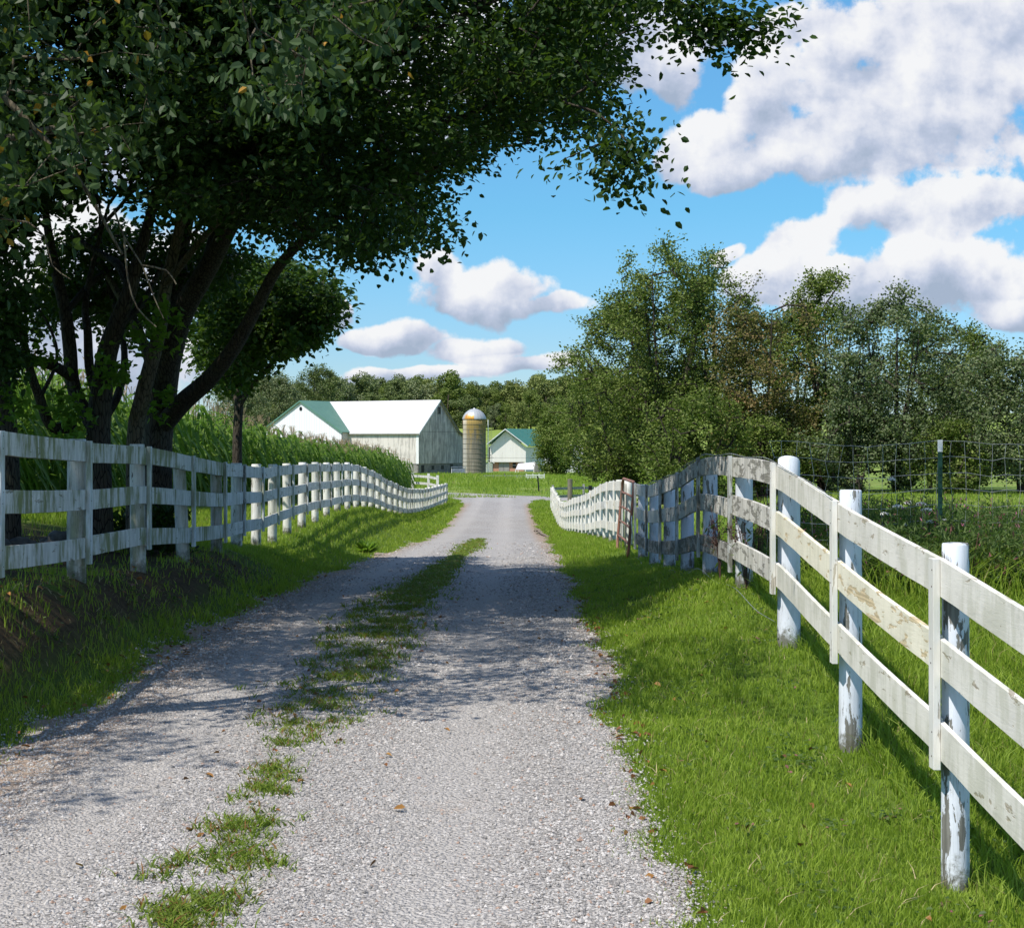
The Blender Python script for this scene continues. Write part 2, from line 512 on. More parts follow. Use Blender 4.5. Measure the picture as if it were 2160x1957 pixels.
def build_road():
    ds = np.concatenate([np.arange(-6, 36, 0.12), np.arange(36, 108, 0.4)])
    u = np.concatenate([[-0.04], np.linspace(0, 1, 31), [1.04]])
    L = ROAD_L(np.maximum(ds, 0)) + edge_noise(ds, 1.0)
    R = ROAD_R(np.maximum(ds, 0)) + edge_noise(ds, 4.0)
    X = L[:, None] + (R - L)[:, None] * u[None]
    D = np.repeat(ds[:, None], len(u), 1)
    Z = zg(X, D) + 0.012
    # wheel ruts
    Z = Z - 0.02 * (np.exp(-((X + 2.0) / 0.32) ** 2) + np.exp(-((X + 0.35) / 0.36) ** 2)) * (D < 95)
    Z[:, 0] -= 0.10
    Z[:, -1] -= 0.10
    V = np.stack([X, D, Z], -1).reshape(-1, 3)
    n = len(u)
    i = np.arange(len(ds) - 1)[:, None] * n + np.arange(n - 1)[None]
    Fq = np.stack([i, i + 1, i + n + 1, i + n], -1).reshape(-1, 4)
    obj('road', V, [Fq], MAT_GRAVEL, smooth=True, kind='structure')
    # lane crossing behind
    xs = np.arange(-58, 58, 0.5)
    fr = LANE_FAR(xs)
    w = np.linspace(0, 4.2, 9)
    X = np.repeat(xs[:, None], len(w), 1)
    D = fr[:, None] - w[None]
    Z = zg(X, D) + 0.03
    Z[:, 0] -= 0.1
    Z[:, -1] -= 0.1
    V = np.stack([X, D, Z], -1).reshape(-1, 3)
    n = len(w)
    i = np.arange(len(xs) - 1)[:, None] * n + np.arange(n - 1)[None]
    Fq = np.stack([i, i + n, i + n + 1, i + 1], -1).reshape(-1, 4)
    obj('lane', V, [Fq], MAT_GRAVEL, smooth=True, kind='structure')


build_road()


# ------------------------------------------------------------------ wood and paint
def mat_paint(name, axis, base, wood, wear, mildew, streak=0.0, dark=0.0, stain=0.0, peel_scale=1.0):
    """weathered painted board; axis = direction of the grain ('y' for boards, 'z' for posts)"""
    m, nt, out = material(name)
    P, tc, rnd = objcoord(nt)
    st = (9.0, 0.9, 9.0) if axis == 'y' else (9.0, 9.0, 0.8)
    G = scaled(nt, P, st)
    grain = NOISE(nt, G, 5.0, 8, 0.7, 0.6)
    ring = N(nt, 'ShaderNodeTexWave', {'Vector': scaled(nt, P, (1.0, 0.16, 1.0) if axis == 'y' else (1.0, 1.0, 0.16)), 'Scale': 14.0, 'Distortion': 7.0, 'Detail': 3.0, 'Detail Scale': 1.6},
             bands_direction='Z' if axis == 'y' else 'X')
    mid = NOISE(nt, P, 2.6, 5, 0.6)
    pl = NOISE(nt, scaled(nt, P, (7.0, 1.6, 7.0) if axis == 'y' else (7.0, 7.0, 1.6)), 2.0 * peel_scale, 7, 0.62, 0.3)
    woodc = MIX(nt, ring, wood, tuple(k * 0.62 for k in wood))
    woodc = MIX(nt, STEP(nt, grain, 0.45, 0.7), woodc, tuple(k * 0.72 for k in wood))
    b = MIX(nt, STEP(nt, mid, 0.35, 0.75), base, tuple(k * 0.86 for k in base))
    b = MIX(nt, M(nt, 'MULTIPLY', STEP(nt, grain, 0.5, 0.75), 0.35), b, tuple(k * 0.62 for k in base))
    wm = M(nt, 'ADD', pl, M(nt, 'MULTIPLY', M(nt, 'SUBTRACT', rnd, 0.5), 0.05))
    wm = STEP(nt, wm, 0.70 - wear * 0.4, 0.712 - wear * 0.4)
    c = MIX(nt, wm, b, woodc)
    if mildew:
        sv = scaled(nt, P, (1.0, 5.5, 1.6)) if axis == 'y' else scaled(nt, P, (8.0, 8.0, 1.2))
        sn = M(nt, 'MULTIPLY', NOISE(nt, sv, 1.6, 5, 0.65), M(nt, 'ADD', 0.55, NOISE(nt, P, 1.3, 3, 0.5)))
        c = MIX(nt, M(nt, 'MULTIPLY', STEP(nt, sn, 0.44, 0.66), mildew), c, (0.20, 0.22, 0.09))
    if dark:
        sv = scaled(nt, P, (1.0, 10.0, 1.0)) if axis == 'y' else scaled(nt, P, (10.0, 10.0, 1.0))
        sn = NOISE(nt, sv, 2.2, 6, 0.7)
        c = MIX(nt, M(nt, 'MULTIPLY', STEP(nt, sn, 0.40, 0.62), dark), c, (0.10, 0.095, 0.085))
    if stain:
        z = N(nt, 'ShaderNodeSeparateXYZ', {0: tc}, out=2)
        zz = M(nt, 'ADD', z, M(nt, 'MULTIPLY', NOISE(nt, P, 14, 6, 0.75), -0.55))
        c = MIX(nt, M(nt, 'MULTIPLY', STEP(nt, zz, -0.10, -0.26), stain), c, (0.10, 0.095, 0.06))
    if axis == 'z' and stain:
        ck = NOISE(nt, scaled(nt, P, (38.0, 38.0, 1.3)), 1.0, 3, 0.5)
        ck = M(nt, 'MULTIPLY', STEP(nt, M(nt, 'ABSOLUTE', M(nt, 'SUBTRACT', ck, 0.5)), 0.010, 0.003), STEP(nt, mid, 0.42, 0.6))
        c = MIX(nt, M(nt, 'MULTIPLY', ck, 0.8), c, (0.09, 0.085, 0.075))
    hgt = M(nt, 'ADD', M(nt, 'MULTIPLY', grain, 0.6), M(nt, 'MULTIPLY', wm, -0.6))
    finish(nt, out, c, 0.7, hgt, 0.55, 0.006, spec=0.25)
    return m


BLUEWHITE = (0.70, 0.73, 0.79)
M_RAIL_W = mat_paint('rail_white', 'y', (0.74, 0.71, 0.64), (0.52, 0.46, 0.36), 0.17, 0.26)
M_RAIL_Y = mat_paint('rail_cream', 'y', (0.82, 0.77, 0.62), (0.74, 0.60, 0.38), 0.34, 0.15)
M_RAIL_G = mat_paint('rail_weathered', 'y', (0.72, 0.69, 0.63), (0.36, 0.34, 0.30), 0.40, 0.15, dark=0.45)
M_RAIL_D = mat_paint('rail_dark', 'y', (0.44, 0.42, 0.39), (0.18, 0.17, 0.15), 0.50, 0.1, dark=0.7)
M_RAIL_M = mat_paint('rail_mildew', 'y', (0.66, 0.65, 0.60), (0.33, 0.31, 0.25), 0.14, 1.0, dark=0.28)
M_RAIL_L = mat_paint('rail_shade', 'y', (0.70, 0.69, 0.66), (0.33, 0.32, 0.29), 0.24, 0.35, dark=0.25)
M_BAT_W = mat_paint('batten_white', 'z', (0.76, 0.74, 0.69), (0.55, 0.50, 0.42), 0.16, 0.15)
M_BAT_G = mat_paint('batten_gray', 'z', (0.55, 0.56, 0.55), (0.24, 0.23, 0.20), 0.40, 0.15, dark=0.35)
M_BAT_M = mat_paint('batten_mildew', 'z', (0.66, 0.69, 0.69), (0.30, 0.29, 0.24), 0.15, 0.7, dark=0.12)
M_POST_B = mat_paint('post_bluewhite', 'z', BLUEWHITE, (0.22, 0.215, 0.19), 0.34, 0.0, stain=0.9, peel_scale=1.0)
M_POST_C = mat_paint('post_bluewhite_clean', 'z', BLUEWHITE, (0.24, 0.23, 0.20), 0.25, 0.10, dark=0.10, stain=0.9)
M_POST_L = mat_paint('post_white', 'z', (0.80, 0.79, 0.74), (0.26, 0.24, 0.20), 0.16, 0.30, dark=0.12, stain=0.95)
M_POST_M = mat_paint('post_mildew', 'z', (0.66, 0.64, 0.58), (0.24, 0.22, 0.18), 0.20, 0.7, dark=0.25, stain=0.8)
M_OLDWOOD = mat_paint('old_wood', 'z', (0.22, 0.19, 0.15), (0.14, 0.11, 0.08), 0.45, 0.2, dark=0.4)
M_GREYRAIL = mat_paint('grey_rail', 'y', (0.42, 0.42, 0.40), (0.2, 0.19, 0.17), 0.4, 0.1, dark=0.3)


def simple(name, col, rough=0.7, var=0.25, scale=6.0, metal=0.0, spec=0.3, bump=0.2):
    m, nt, out = material(name)
    P, tc, r = objcoord(nt)
    n = NOISE(nt, P, scale, 6, 0.65)
    c = MIX(nt, STEP(nt, n, 0.3, 0.7), tuple(k * (1 - var) for k in col), tuple(min(1, k * (1 + var * 0.6)) for k in col))
    finish(nt, out, c, rough, n, bump, 0.01, spec=spec, metal=metal)
    return m


M_EAVE_NAIL = simple('rusty_nail', (0.07, 0.045, 0.03), 0.7, 0.3)
M_WIRE = simple('galvanised_wire', (0.42, 0.43, 0.42), 0.45, 0.3, 20, metal=0.6)
M_TPOST = simple('green_steel', (0.012, 0.05, 0.035), 0.45, 0.2)
M_TIP = simple('white_tip', (0.75, 0.76, 0.76), 0.5, 0.15)
M_STONE = simple('stone', (0.10, 0.095, 0.085), 0.9, 0.5, 9, bump=0.6)
M_DEADWOOD = simple('dead_wood', (0.20, 0.16, 0.12), 0.85, 0.4, 12)


def mat_rust():
    m, nt, out = material('red_paint_and_rust')
    P, tc, r = objcoord(nt)
    n = NOISE(nt, P, 9, 7, 0.7)
    c = RAMP(nt, n, [(0.3, (0.22, 0.08, 0.05)), (0.5, (0.26, 0.12, 0.085)), (0.62, (0.15, 0.08, 0.045)), (0.75, (0.45, 0.40, 0.36))])
    finish(nt, out, c, 0.6, n, 0.3, 0.004)
    return m


M_RUST = mat_rust()


# ------------------------------------------------------------------ board fences
def smooth_interp(tab):
    a = np.array(tab, float)
    from bisect import bisect
    x, y = a[:, 0], a[:, 1]
    h = np.diff(x)
    dl = np.diff(y) / h
    mm = np.zeros(len(x))
    mm[0], mm[-1] = dl[0], dl[-1]
    mm[1:-1] = (dl[:-1] * h[1:] + dl[1:] * h[:-1]) / (h[1:] + h[:-1])

    def f(t):
        t = np.asarray(t, float)
        i = np.clip(np.searchsorted(x, t) - 1, 0, len(h) - 1)
        s = (t - x[i]) / h[i]
        a0 = (1 + 2 * s) * (1 - s) ** 2
        a1 = s * (1 - s) ** 2
        b0 = s * s * (3 - 2 * s)
        b1 = s * s * (s - 1)
        r = a0 * y[i] + a1 * h[i] * mm[i] + b0 * y[i + 1] + b1 * h[i] * mm[i + 1]
        return r
    return f


def board(fx, ft, y0, y1, off0, off1, wid, thick, side, name, mat, parent, rs, seg=8, bow=0.0):
    """one board from y0 to y1, top edge ft - off, laid on the side of the line fx given by side (-1 / +1)"""
    y = np.linspace(y0, y1, seg + 1)
    t = (y - y0) / (y1 - y0)
    off = off0 + (off1 - off0) * t
    xc = fx(y) + bow * np.sin(np.pi * t) * side
    zt = ft(y) - off + rs.normal(0, 0.0025)
    zb = zt - wid * (1 + 0.01 * np.sin(y * 9))
    xo = xc + side * thick
    ch = 0.003
    prof = [(xc, zb), (xo, zb + ch), (xo, zt - ch), (xo - side * ch, zt), (xc, zt)]
    n = len(prof)
    V = np.stack([np.stack([p[0], y, p[1]], -1) for p in prof], 1).reshape(-1, 3)
    i = np.arange(seg)[:, None] * n
    a = np.arange(n)[None]
    b = (a + 1) % n
    q = np.stack([i + a, i + b, i + n + b, i + n + a], -1).reshape(-1, 4)
    c0 = np.array([np.arange(n)[::-1]])
    c1 = np.array([np.arange(n) + seg * n])
    mid = np.array([xc.mean(), (y0 + y1) / 2, zt.mean()])
    if name is None:
        return V, q, c0, c1
    return obj(name, V, [q, c0, c1], mat, parent, org=mid)


def round_post(x, y, z0, z1, r, mat, parent, rs, lean=(0, 0), slant=0.0, rings=9, sides=18, name='post'):
    th = np.linspace(0, 2 * np.pi, sides, endpoint=False)
    hs = np.linspace(0, 1, rings)
    H = z1 - z0 + 0.25
    ph = rs.uniform(0, 6.28)
    V = []
    for h in hs:
        rr = r * (1.04 - 0.07 * h) * (1 + 0.018 * np.sin(3 * th + ph) + 0.01 * np.sin(5 * th + h * 4))
        zz = np.full(sides, z0 - 0.25 + H * h)
        if h == 1:
            zz = zz + slant * np.cos(th + 1.9) * 1.0
        V.append(np.stack([x + rr * np.cos(th) + lean[0] * h * H, y + rr * np.sin(th) + lean[1] * h * H, zz], -1))
    last = V[-1]
    c = last.mean(0)
    V.append(c + (last - c) * 0.93 + np.array([0, 0, 0.008]))
    V = np.vstack(V)
    m = rings + 1
    i = np.arange(m - 1)[:, None] * sides
    a = np.arange(sides)[None]
    b = (a + 1) % sides
    q = np.stack([i + a, i + b, i + sides + b, i + sides + a], -1).reshape(-1, 4)
    cap = np.array([np.arange(sides) + (m - 1) * sides])
    o = obj(name, V, [q, cap], mat, parent, smooth=False, org=(x, y, z0))
    me = o.data
    sm = np.ones(len(me.polygons), bool)
    sm[-1] = False
    sm[-1 - sides:-1] = False
    me.polygons.foreach_set('use_smooth', sm)
    return o


def batten(x, y, zt, zb, w, side, thick, mat, parent, rs):
    b = MB()
    ta = rs.normal(0, 0.012)
    b.box((x + side * thick / 2, y, (zt + zb) / 2), (thick, w, zt - zb))
    nn = 0
    if y < 24:
        for zz in (0.05, 0.13, 0.42, 0.50, 0.82, 0.92):
            b.box((x + side * (thick + 0.001), y + rs.normal(0, 0.012), zt - zz * (zt - zb) + rs.normal(0, 0.008)), (0.003, 0.008, 0.008))
            nn += 6
    o = b.build('batten', [mat, M_EAVE_NAIL], parent, org=(x, y, (zt + zb) / 2))
    if nn:
        mi = np.zeros(len(o.data.polygons), np.int32)
        mi[6:] = 1
        o.data.polygons.foreach_set('material_index', mi)
    o.rotation_euler.x = ta
    bv = o.modifiers.new('b', 'BEVEL')
    bv.width = 0.004
    bv.segments = 1
    return o


def board_fence(root, fx, ft, nodes, side, matf, lenf, offs, wid, gap=None, postx=0.0, zbase=None, single=100):
    """nodes: y of each batten; boards run between them. side = -1: the boards' face looks to -x"""
    rs = np.random.RandomState(int(abs(nodes[0]) * 10) + 3)
    nb = 0
    rest = MB()
    restm = None
    for k in range(len(nodes) - 1):
        y0, y1 = nodes[k], nodes[k + 1]
        if gap and y0 > gap[0] - 0.2 and y1 < gap[1] + 0.2:
            continue
        L = lenf((y0 + y1) / 2)
        for r_ in range(3):
            mt = matf('rail', r_, k, rs)
            a0, a1 = offs[r_] * L + rs.normal(0, 0.006), offs[r_] * L + rs.normal(0, 0.006)
            bow = 0.004 if y0 > 40 else 0.015 * rs.uniform(0.3, 1)
            if nb < single:
                board(fx, ft, y0 + 0.006, y1 - 0.006, a0, a1, wid, 0.024, side, 'rail', mt, root, rs, 8, bow)
                nb += 1
            else:
                V, q, c0, c1 = board(fx, ft, y0 + 0.006, y1 - 0.006, a0, a1, wid, 0.024, side, None, mt, root, rs, 8, bow)
                base = rest.n
                rest.add(V, q)
                rest.F.setdefault(5, []).extend([c0 + base, c1 + base])
                restm = mt
    if rest.n:
        rest.build('rail', restm, root, kind='stuff')
    for k, y in enumerate(nodes):
        L = lenf(y)
        x = float(fx(y))
        zt = float(ft(y))
        batten(x + side * 0.026, y, zt + 0.012, zt - L + 0.005 * rs.normal(), 0.088, side, 0.034, matf('batten', 0, k, rs), root, rs)
        r, dz, sl_, ln, yo = postx(k, rs)
        xp = x - side * (r + 0.006)
        z0 = float(zg(xp, y + yo))
        if r:
            round_post(xp, y + yo, z0, zt + dz, r, matf('post', 0, k, rs), root, rs, lean=ln, slant=sl_, sides=20 if y < 20 else 14)


# right fence
RFX = lambda y: np.interp(y, [0, 24, 40, 60, 75, 88], [2.08, 2.08, 2.07, 2.05, 2.06, 2.08])
RFT = smooth_interp([(0.6, 0.72), (3.0, 0.86), (5.4, 1.03), (7.84, 1.222), (10.3, 1.41), (12.7, 1.615), (15.2, 1.649), (17.8, 1.603), (20.1, 1.40), (22.4, 1.251), (24.7, 1.13), (27, 1.09),
                     (30.1, 1.063), (33.8, 0.953), (37.7, 0.778), (41.7, 0.536), (46.3, 0.26), (54, -0.105), (64, -0.62), (70, -0.80), (75, -0.78), (80, -0.72), (87, -0.64)])
rn = [3.0, 5.4, 7.84, 10.3, 12.7, 15.2, 17.8, 20.1, 22.4, 24.7, 26.9, 30.1]
while rn[-1] < 85:
    rn.append(rn[-1] + 2.42)
rfence = thing('board_fence', (2.08, 3.0, float(zg(2.08, 3.0))), 'white three-board fence right of the gravel drive, weathered grey on its crest', 'fence')


def rmat(part, r, k, rs):
    if part == 'rail':
        if k in (3, 2):
            return (M_RAIL_W, M_RAIL_Y, M_RAIL_W)[r]
        if k == 4 - 1 + 0:
            return M_RAIL_W
        if k < 2:
            return M_RAIL_W
        if k == 4 or k == 5:
            return (M_RAIL_G, M_RAIL_G, M_RAIL_D)[r] if k == 5 else M_RAIL_G
        if k in (6, 7):
            return (M_RAIL_G, M_RAIL_G, M_RAIL_D)[r]
        if k in (8, 9):
            return (M_RAIL_W, M_RAIL_W, M_RAIL_D)[r]
        return M_RAIL_W if rs.rand() < 0.8 else M_RAIL_L
    if part == 'batten':
        return M_BAT_W if k < 5 or k > 9 else M_BAT_G
    return (M_POST_B if k in (2, 3) else M_POST_C) if k < 11 else M_POST_L


def rpost(k, rs):
    if k == 4:
        return 0.088, 0.03, 0.035, (0.0, 0.0), 0.06
    if k == 2:
        return 0.066, 0.075, 0.0, (0.0, 0.0), 0.05
    if k == 3:
        return 0.072, 0.07, 0.0, (0.0, 0.0), 0.07
    if 5 <= k <= 10:
        return 0.082, -0.02, 0.0, (0, 0), 0.0
    return 0.075, 0.0 + 0.02 * rs.rand(), 0.0, (rs.normal(0, 0.006), rs.normal(0, 0.008)), 0.0


board_fence(rfence, RFX, RFT, rn, -1, rmat, lambda y: 1.01 if y < 14 else 1.08, (0.0, 0.36, 0.76), 0.182, gap=(26.9, 30.1), postx=rpost)
# barbed strands along the right fence: over the crest and along the foot
for zf_, a_, b_, nm in ((lambda y: float(RFT(y)) + 0.02 + 0.012 * math.sin(y * 3), 10.4, 24.7, 'top_wire'),
                        (lambda y: float(RFT(y)) - 1.20 + 0.03 * math.sin(y * 2.2) - 0.03, 12.7, 27.0, 'bottom_wire')):
    ys = np.arange(a_, b_, 0.25)
    w = MB()
    w.tube([(float(RFX(y)) - 0.035, y, zf_(y)) for y in ys], 0.0026, 4)
    for y in np.arange(a_, b_, 0.13):
        w.tube([(float(RFX(y)) - 0.05, y - 0.008, zf_(y) + 0.010), (float(RFX(y)) - 0.02, y + 0.008, zf_(y) - 0.012)], 0.0014, 3, False)
    w.build(nm, M_WIRE, rfence)

# left fence
LFX = lambda y: -np.interp(y, [0, 13.8, 18.6, 21, 23.4, 25.8, 28.2, 30.6, 33, 38, 54, 64, 70, 78, 86, 95], [3.62, 3.63, 3.69, 3.75, 3.9, 4.0, 4.1, 4.17, 4.21, 4.26, 4.27, 4.17, 4.14, 4.12, 3.98, 3.72])
LFT = smooth_interp([(4, 2.1), (9, 2.0), (11.4, 1.86), (13.8, 1.788), (16.2, 1.734), (18.6, 1.62), (21, 1.518), (23.4, 1.452), (25.8, 1.379), (28.2, 1.364), (30.6, 1.345), (33, 1.329), (35.4, 1.305),
                     (37.8, 1.26), (40.2, 1.237), (42.6, 1.19), (45, 1.118), (47.4, 0.998), (49.8, 0.871), (52.2, 0.72), (54.6, 0.527), (59.4, 0.22), (64, -0.06), (70, -0.28), (78, -0.50), (86, -0.62), (95.5, -0.66)])
ln_ = [9.0, 11.4, 13.8]
while ln_[-1] < 93.5:
    ln_.append(ln_[-1] + 2.42)
lfence = thing('board_fence', (-3.62, 9.0, float(zg(-3.62, 9.0))), 'long white three-board fence left of the drive, streaked green under the big trees', 'fence')


def lmat(part, r, k, rs):
    if part == 'rail':
        return M_RAIL_M if k < 5 else M_RAIL_L
    if part == 'batten':
        return M_BAT_M if k < 6 else (M_BAT_G if rs.rand() < 0.5 else M_BAT_M)
    return M_POST_M if k < 6 else M_POST_L


def lpost(k, rs):
    if k < 2:
        return 0.08, 0.10, 0.0, (0, 0), 0.06
    return 0.074 + 0.008 * rs.rand(), 0.025 + 0.012 * rs.normal(), 0.0, ((-0.05 if k == 4 else 0.0) + rs.normal(0, 0.008), rs.normal(0, 0.008)), 0.06


board_fence(lfence, LFX, LFT, ln_, 1, lmat, lambda y: 1.02, (0.0, 0.385, 0.785), 0.172, postx=lpost)


# tubular farm gate standing in the gap of the right fence
def tube_gate():
    root = thing('farm_gate', (2.0, 27.2, float(zg(2.0, 27.2))), 'rusty red tubular farm gate leaning in the gap of the right fence', 'gate')
    y0, y1 = 27.15, 29.95
    zt, zb = 1.11, -0.22

    def X(z):
        return 1.93 + (z - zb) * 0.085
    fr = MB()
    c = 0.22
    pts = []
    for cy, cz, a0 in ((y1 - c, zt - c, 0), (y0 + c, zt - c, 90), (y0 + c, zb + c, 180), (y1 - c, zb + c, 270)):
        for a in np.linspace(a0, a0 + 90, 6):
            pts.append((cy + c * math.cos(math.radians(a)), cz + c * math.sin(math.radians(a))))
    pts.append(pts[0])
    fr.tube([(X(z), y, z) for y, z in pts], 0.026, 8, False)
    fr.build('frame', M_RUST, root, smooth=True)
    for z in (0.07, 0.34, 0.60, 0.86):
        MB().tube([(X(z) + 0.02 * math.sin(t * 3.14), y0 + 0.02 + (y1 - y0 - 0.04) * t, z) for t in np.linspace(0, 1, 6)], 0.02, 8).build('bar', M_RUST, root, smooth=True)
    for y in (y0 + 0.75, y1 - 0.8):
        MB().box((X(0.44) - 0.03, y, 0.445), (0.012, 0.05, 1.24)).build('brace', M_OLDWOOD, root)
    MB().tube([(X(0.3) + 0.02, y0 - 0.02, 0.55), (X(0.3) + 0.01, y0 - 0.14, 0.4), (X(0.3) + 0.03, y0 - 0.16, 0.2)], 0.01, 6).build('chain', M_WIRE, root)


tube_gate()


# woven wire fence with steel post
def wire_fence():
    A = np.array([2.62, 16.6])
    B = np.array([7.2, 17.6])
    zt = lambda t: 1.80 - 0.055 * np.sin(t * np.pi * 2.3) ** 2 * (t < 0.55) - 0.30 * np.clip(t - 0.42, 0, 1) ** 1.3
    root = thing('wire_fence', (A[0], A[1], float(zg(A[0], A[1]))), 'woven wire mesh fence on a dark green steel post, behind the right board fence', 'fence')
    L = np.linalg.norm(B - A)
    w = MB()
    rs = np.random.RandomState(5)
    nv = int(L / 0.153)
    cols = []
    for i in range(nv + 1):
        t = i / nv
        cols.append([(A[0] + (B[0] - A[0]) * t + 0.012 * math.sin(i * 1.7 + j) + (0.02 * rs.normal() if i < 6 else 0.004 * rs.normal()),
                      A[1] + (B[1] - A[1]) * t + 0.01 * math.sin(i + j * 0.7),
                      float(zt(t)) - j * 0.165 + 0.005 * rs.normal()) for j in range(9)])
    for c in cols:
        w.tube(c, 0.0021, 4, False)
    for j in range(9):
        w.tube([c[j] for c in cols], 0.0024, 4, False)
    w.build('wire_mesh', M_WIRE, root)
    p = px(1983, 928, 16.9)
    x, y, z = p
    post = MB()
    z0 = float(zg(x, y)) - 0.2
    H = z - 0.12 - z0
    post.box((x, y, z0 + H / 2), (0.046, 0.006, H))
    post.box((x, y + 0.02, z0 + H / 2), (0.006, 0.034, H))
    for k in range(16):
        post.box((x, y - 0.006, z0 + 0.3 + k * 0.07), (0.02, 0.006, 0.02))
    pp = post.build('steel_post', M_TPOST, root)
    tip = MB()
    tip.box((x, y, z - 0.06), (0.05, 0.009, 0.124))
    tip.box((x, y + 0.02, z - 0.06), (0.009, 0.036, 0.124))
    tip.build('white_tip', M_TIP, pp)


wire_fence()


# ------------------------------------------------------------------ farm buildings
def mat_siding(name, base, worn, period, axisvec, wear=0.3, rough=0.6, groove=0.9, hline=None):
    """vertical boards / ribs; axisvec = horizontal direction along the wall"""
    m, nt, out = material(name)
    P = N(nt, 'ShaderNodeNewGeometry', out=0)
    s = N(nt, 'ShaderNodeVectorMath', {0: P, 1: (*axisvec, 0)}, out=1, operation='DOT_PRODUCT')
    z = N(nt, 'ShaderNodeSeparateXYZ', {0: P}, out=2)
    u = M(nt, 'DIVIDE', s, period)
    fr = M(nt, 'FRACT', u)
    cell = N(nt, 'ShaderNodeTexWhiteNoise', {'W': M(nt, 'FLOOR', u)}, noise_dimensions='1D')
    cb = N(nt, 'ShaderNodeCombineXYZ', {0: M(nt, 'MULTIPLY', s, 1.0), 1: cell, 2: M(nt, 'MULTIPLY', z, 0.14)})
    n = NOISE(nt, cb, 2.4, 6, 0.7)
    big = NOISE(nt, P, 0.35, 4, 0.6)
    c = MIX(nt, M(nt, 'MULTIPLY', cell, 0.18), base, tuple(k * 0.7 for k in base))
    w = M(nt, 'ADD', M(nt, 'MULTIPLY', n, 0.75), M(nt, 'MULTIPLY', big, 0.35))
    c = MIX(nt, M(nt, 'MULTIPLY', STEP(nt, w, 0.66 - wear * 0.4, 0.82 - wear * 0.4), 0.85), c, worn)
    g = STEP(nt, M(nt, 'ABSOLUTE', M(nt, 'SUBTRACT', fr, 0.5)), 0.43, 0.49)
    c = MIX(nt, M(nt, 'MULTIPLY', g, 1 - groove), c, tuple(k * 0.3 for k in worn))
    if hline is not None:
        hl = STEP(nt, M(nt, 'ABSOLUTE', M(nt, 'SUBTRACT', z, hline)), 0.05, 0.02)
        c = MIX(nt, M(nt, 'MULTIPLY', hl, 0.7), c, tuple(k * 0.35 for k in worn))
    finish(nt, out, c, rough, M(nt, 'MULTIPLY', g, -1), 0.4, 0.02)
    return m


def mat_metalroof(name, col, rust, axisvec, period=0.6, wear=0.1, rough=0.4):
    m, nt, out = material(name)
    P = N(nt, 'ShaderNodeNewGeometry', out=0)
    s = N(nt, 'ShaderNodeVectorMath', {0: P, 1: (*axisvec, 0)}, out=1, operation='DOT_PRODUCT')
    fr = M(nt, 'FRACT', M(nt, 'DIVIDE', s, period))
    g = STEP(nt, M(nt, 'ABSOLUTE', M(nt, 'SUBTRACT', fr, 0.5)), 0.42, 0.5)
    n = NOISE(nt, P, 0.7, 6, 0.65)
    c = MIX(nt, STEP(nt, n, 0.3, 0.7), col, tuple(k * 0.88 for k in col))
    c = MIX(nt, M(nt, 'MULTIPLY', STEP(nt, NOISE(nt, P, 1.3, 6, 0.7), 0.68 - wear, 0.8 - wear), 0.5), c, rust)
    c = MIX(nt, M(nt, 'MULTIPLY', g, 0.15), c, tuple(k * 0.5 for k in col))
    finish(nt, out, c, rough, g, 0.5, 0.03, spec=0.4)
    return m


BU = np.array([-0.846, 0.533, 0])
BV = np.array([0.533, 0.846, 0])
BP = np.array([-15.5, 270.0, 0])
M_BARN_OLD = mat_siding('barn_old_boards', (0.66, 0.60, 0.54), (0.33, 0.30, 0.27), 0.34, (-0.846, 0.533), 0.36)
M_BARN_GABLE = mat_siding('barn_gable_boards', (0.66, 0.60, 0.56), (0.27, 0.25, 0.235), 0.34, (0.533, 0.846), 0.50, hline=3.35)
M_BARN_NEW = mat_siding('barn_new_siding', (0.78, 0.76, 0.78), (0.58, 0.57, 0.60), 0.55, (-0.846, 0.533), 0.02, groove=0.55)
M_ROOF_W = mat_metalroof('roof_white', (0.58, 0.56, 0.55), (0.50, 0.42, 0.34), (-0.846, 0.533), 0.8, 0.03)
M_ROOF_G = mat_metalroof('roof_green', (0.10, 0.21, 0.155), (0.2, 0.26, 0.22), (0.533, 0.846), 0.8, 0.03, 0.5)
M_ROOF_T = mat_metalroof('roof_teal', (0.05, 0.20, 0.15), (0.25, 0.14, 0.09), (0.5, 0.86), 0.8, 0.10, 0.5)
M_SMALLB = mat_siding('small_barn_boards', (0.84, 0.79, 0.74), (0.46, 0.42, 0.38), 0.32, (1.0, 0.0), 0.16, hline=-1.6)
M_BLOCK = simple('block_wall', (0.26, 0.245, 0.22), 0.9, 0.3, 2.0)
M_DARK = simple('dark_opening', (0.012, 0.012, 0.014), 0.4, 0.2)
M_TRIM = simple('white_trim', (0.72, 0.72, 0.70), 0.6, 0.15)
M_EAVE = simple('dark_eave_board', (0.16, 0.15, 0.12), 0.8, 0.3)  # one even dark brown, also used for the silo fittings
M_OLDDOOR = mat_siding('old_door', (0.34, 0.32, 0.29), (0.14, 0.12, 0.10), 0.22, (1.0, 0.0), 0.35)


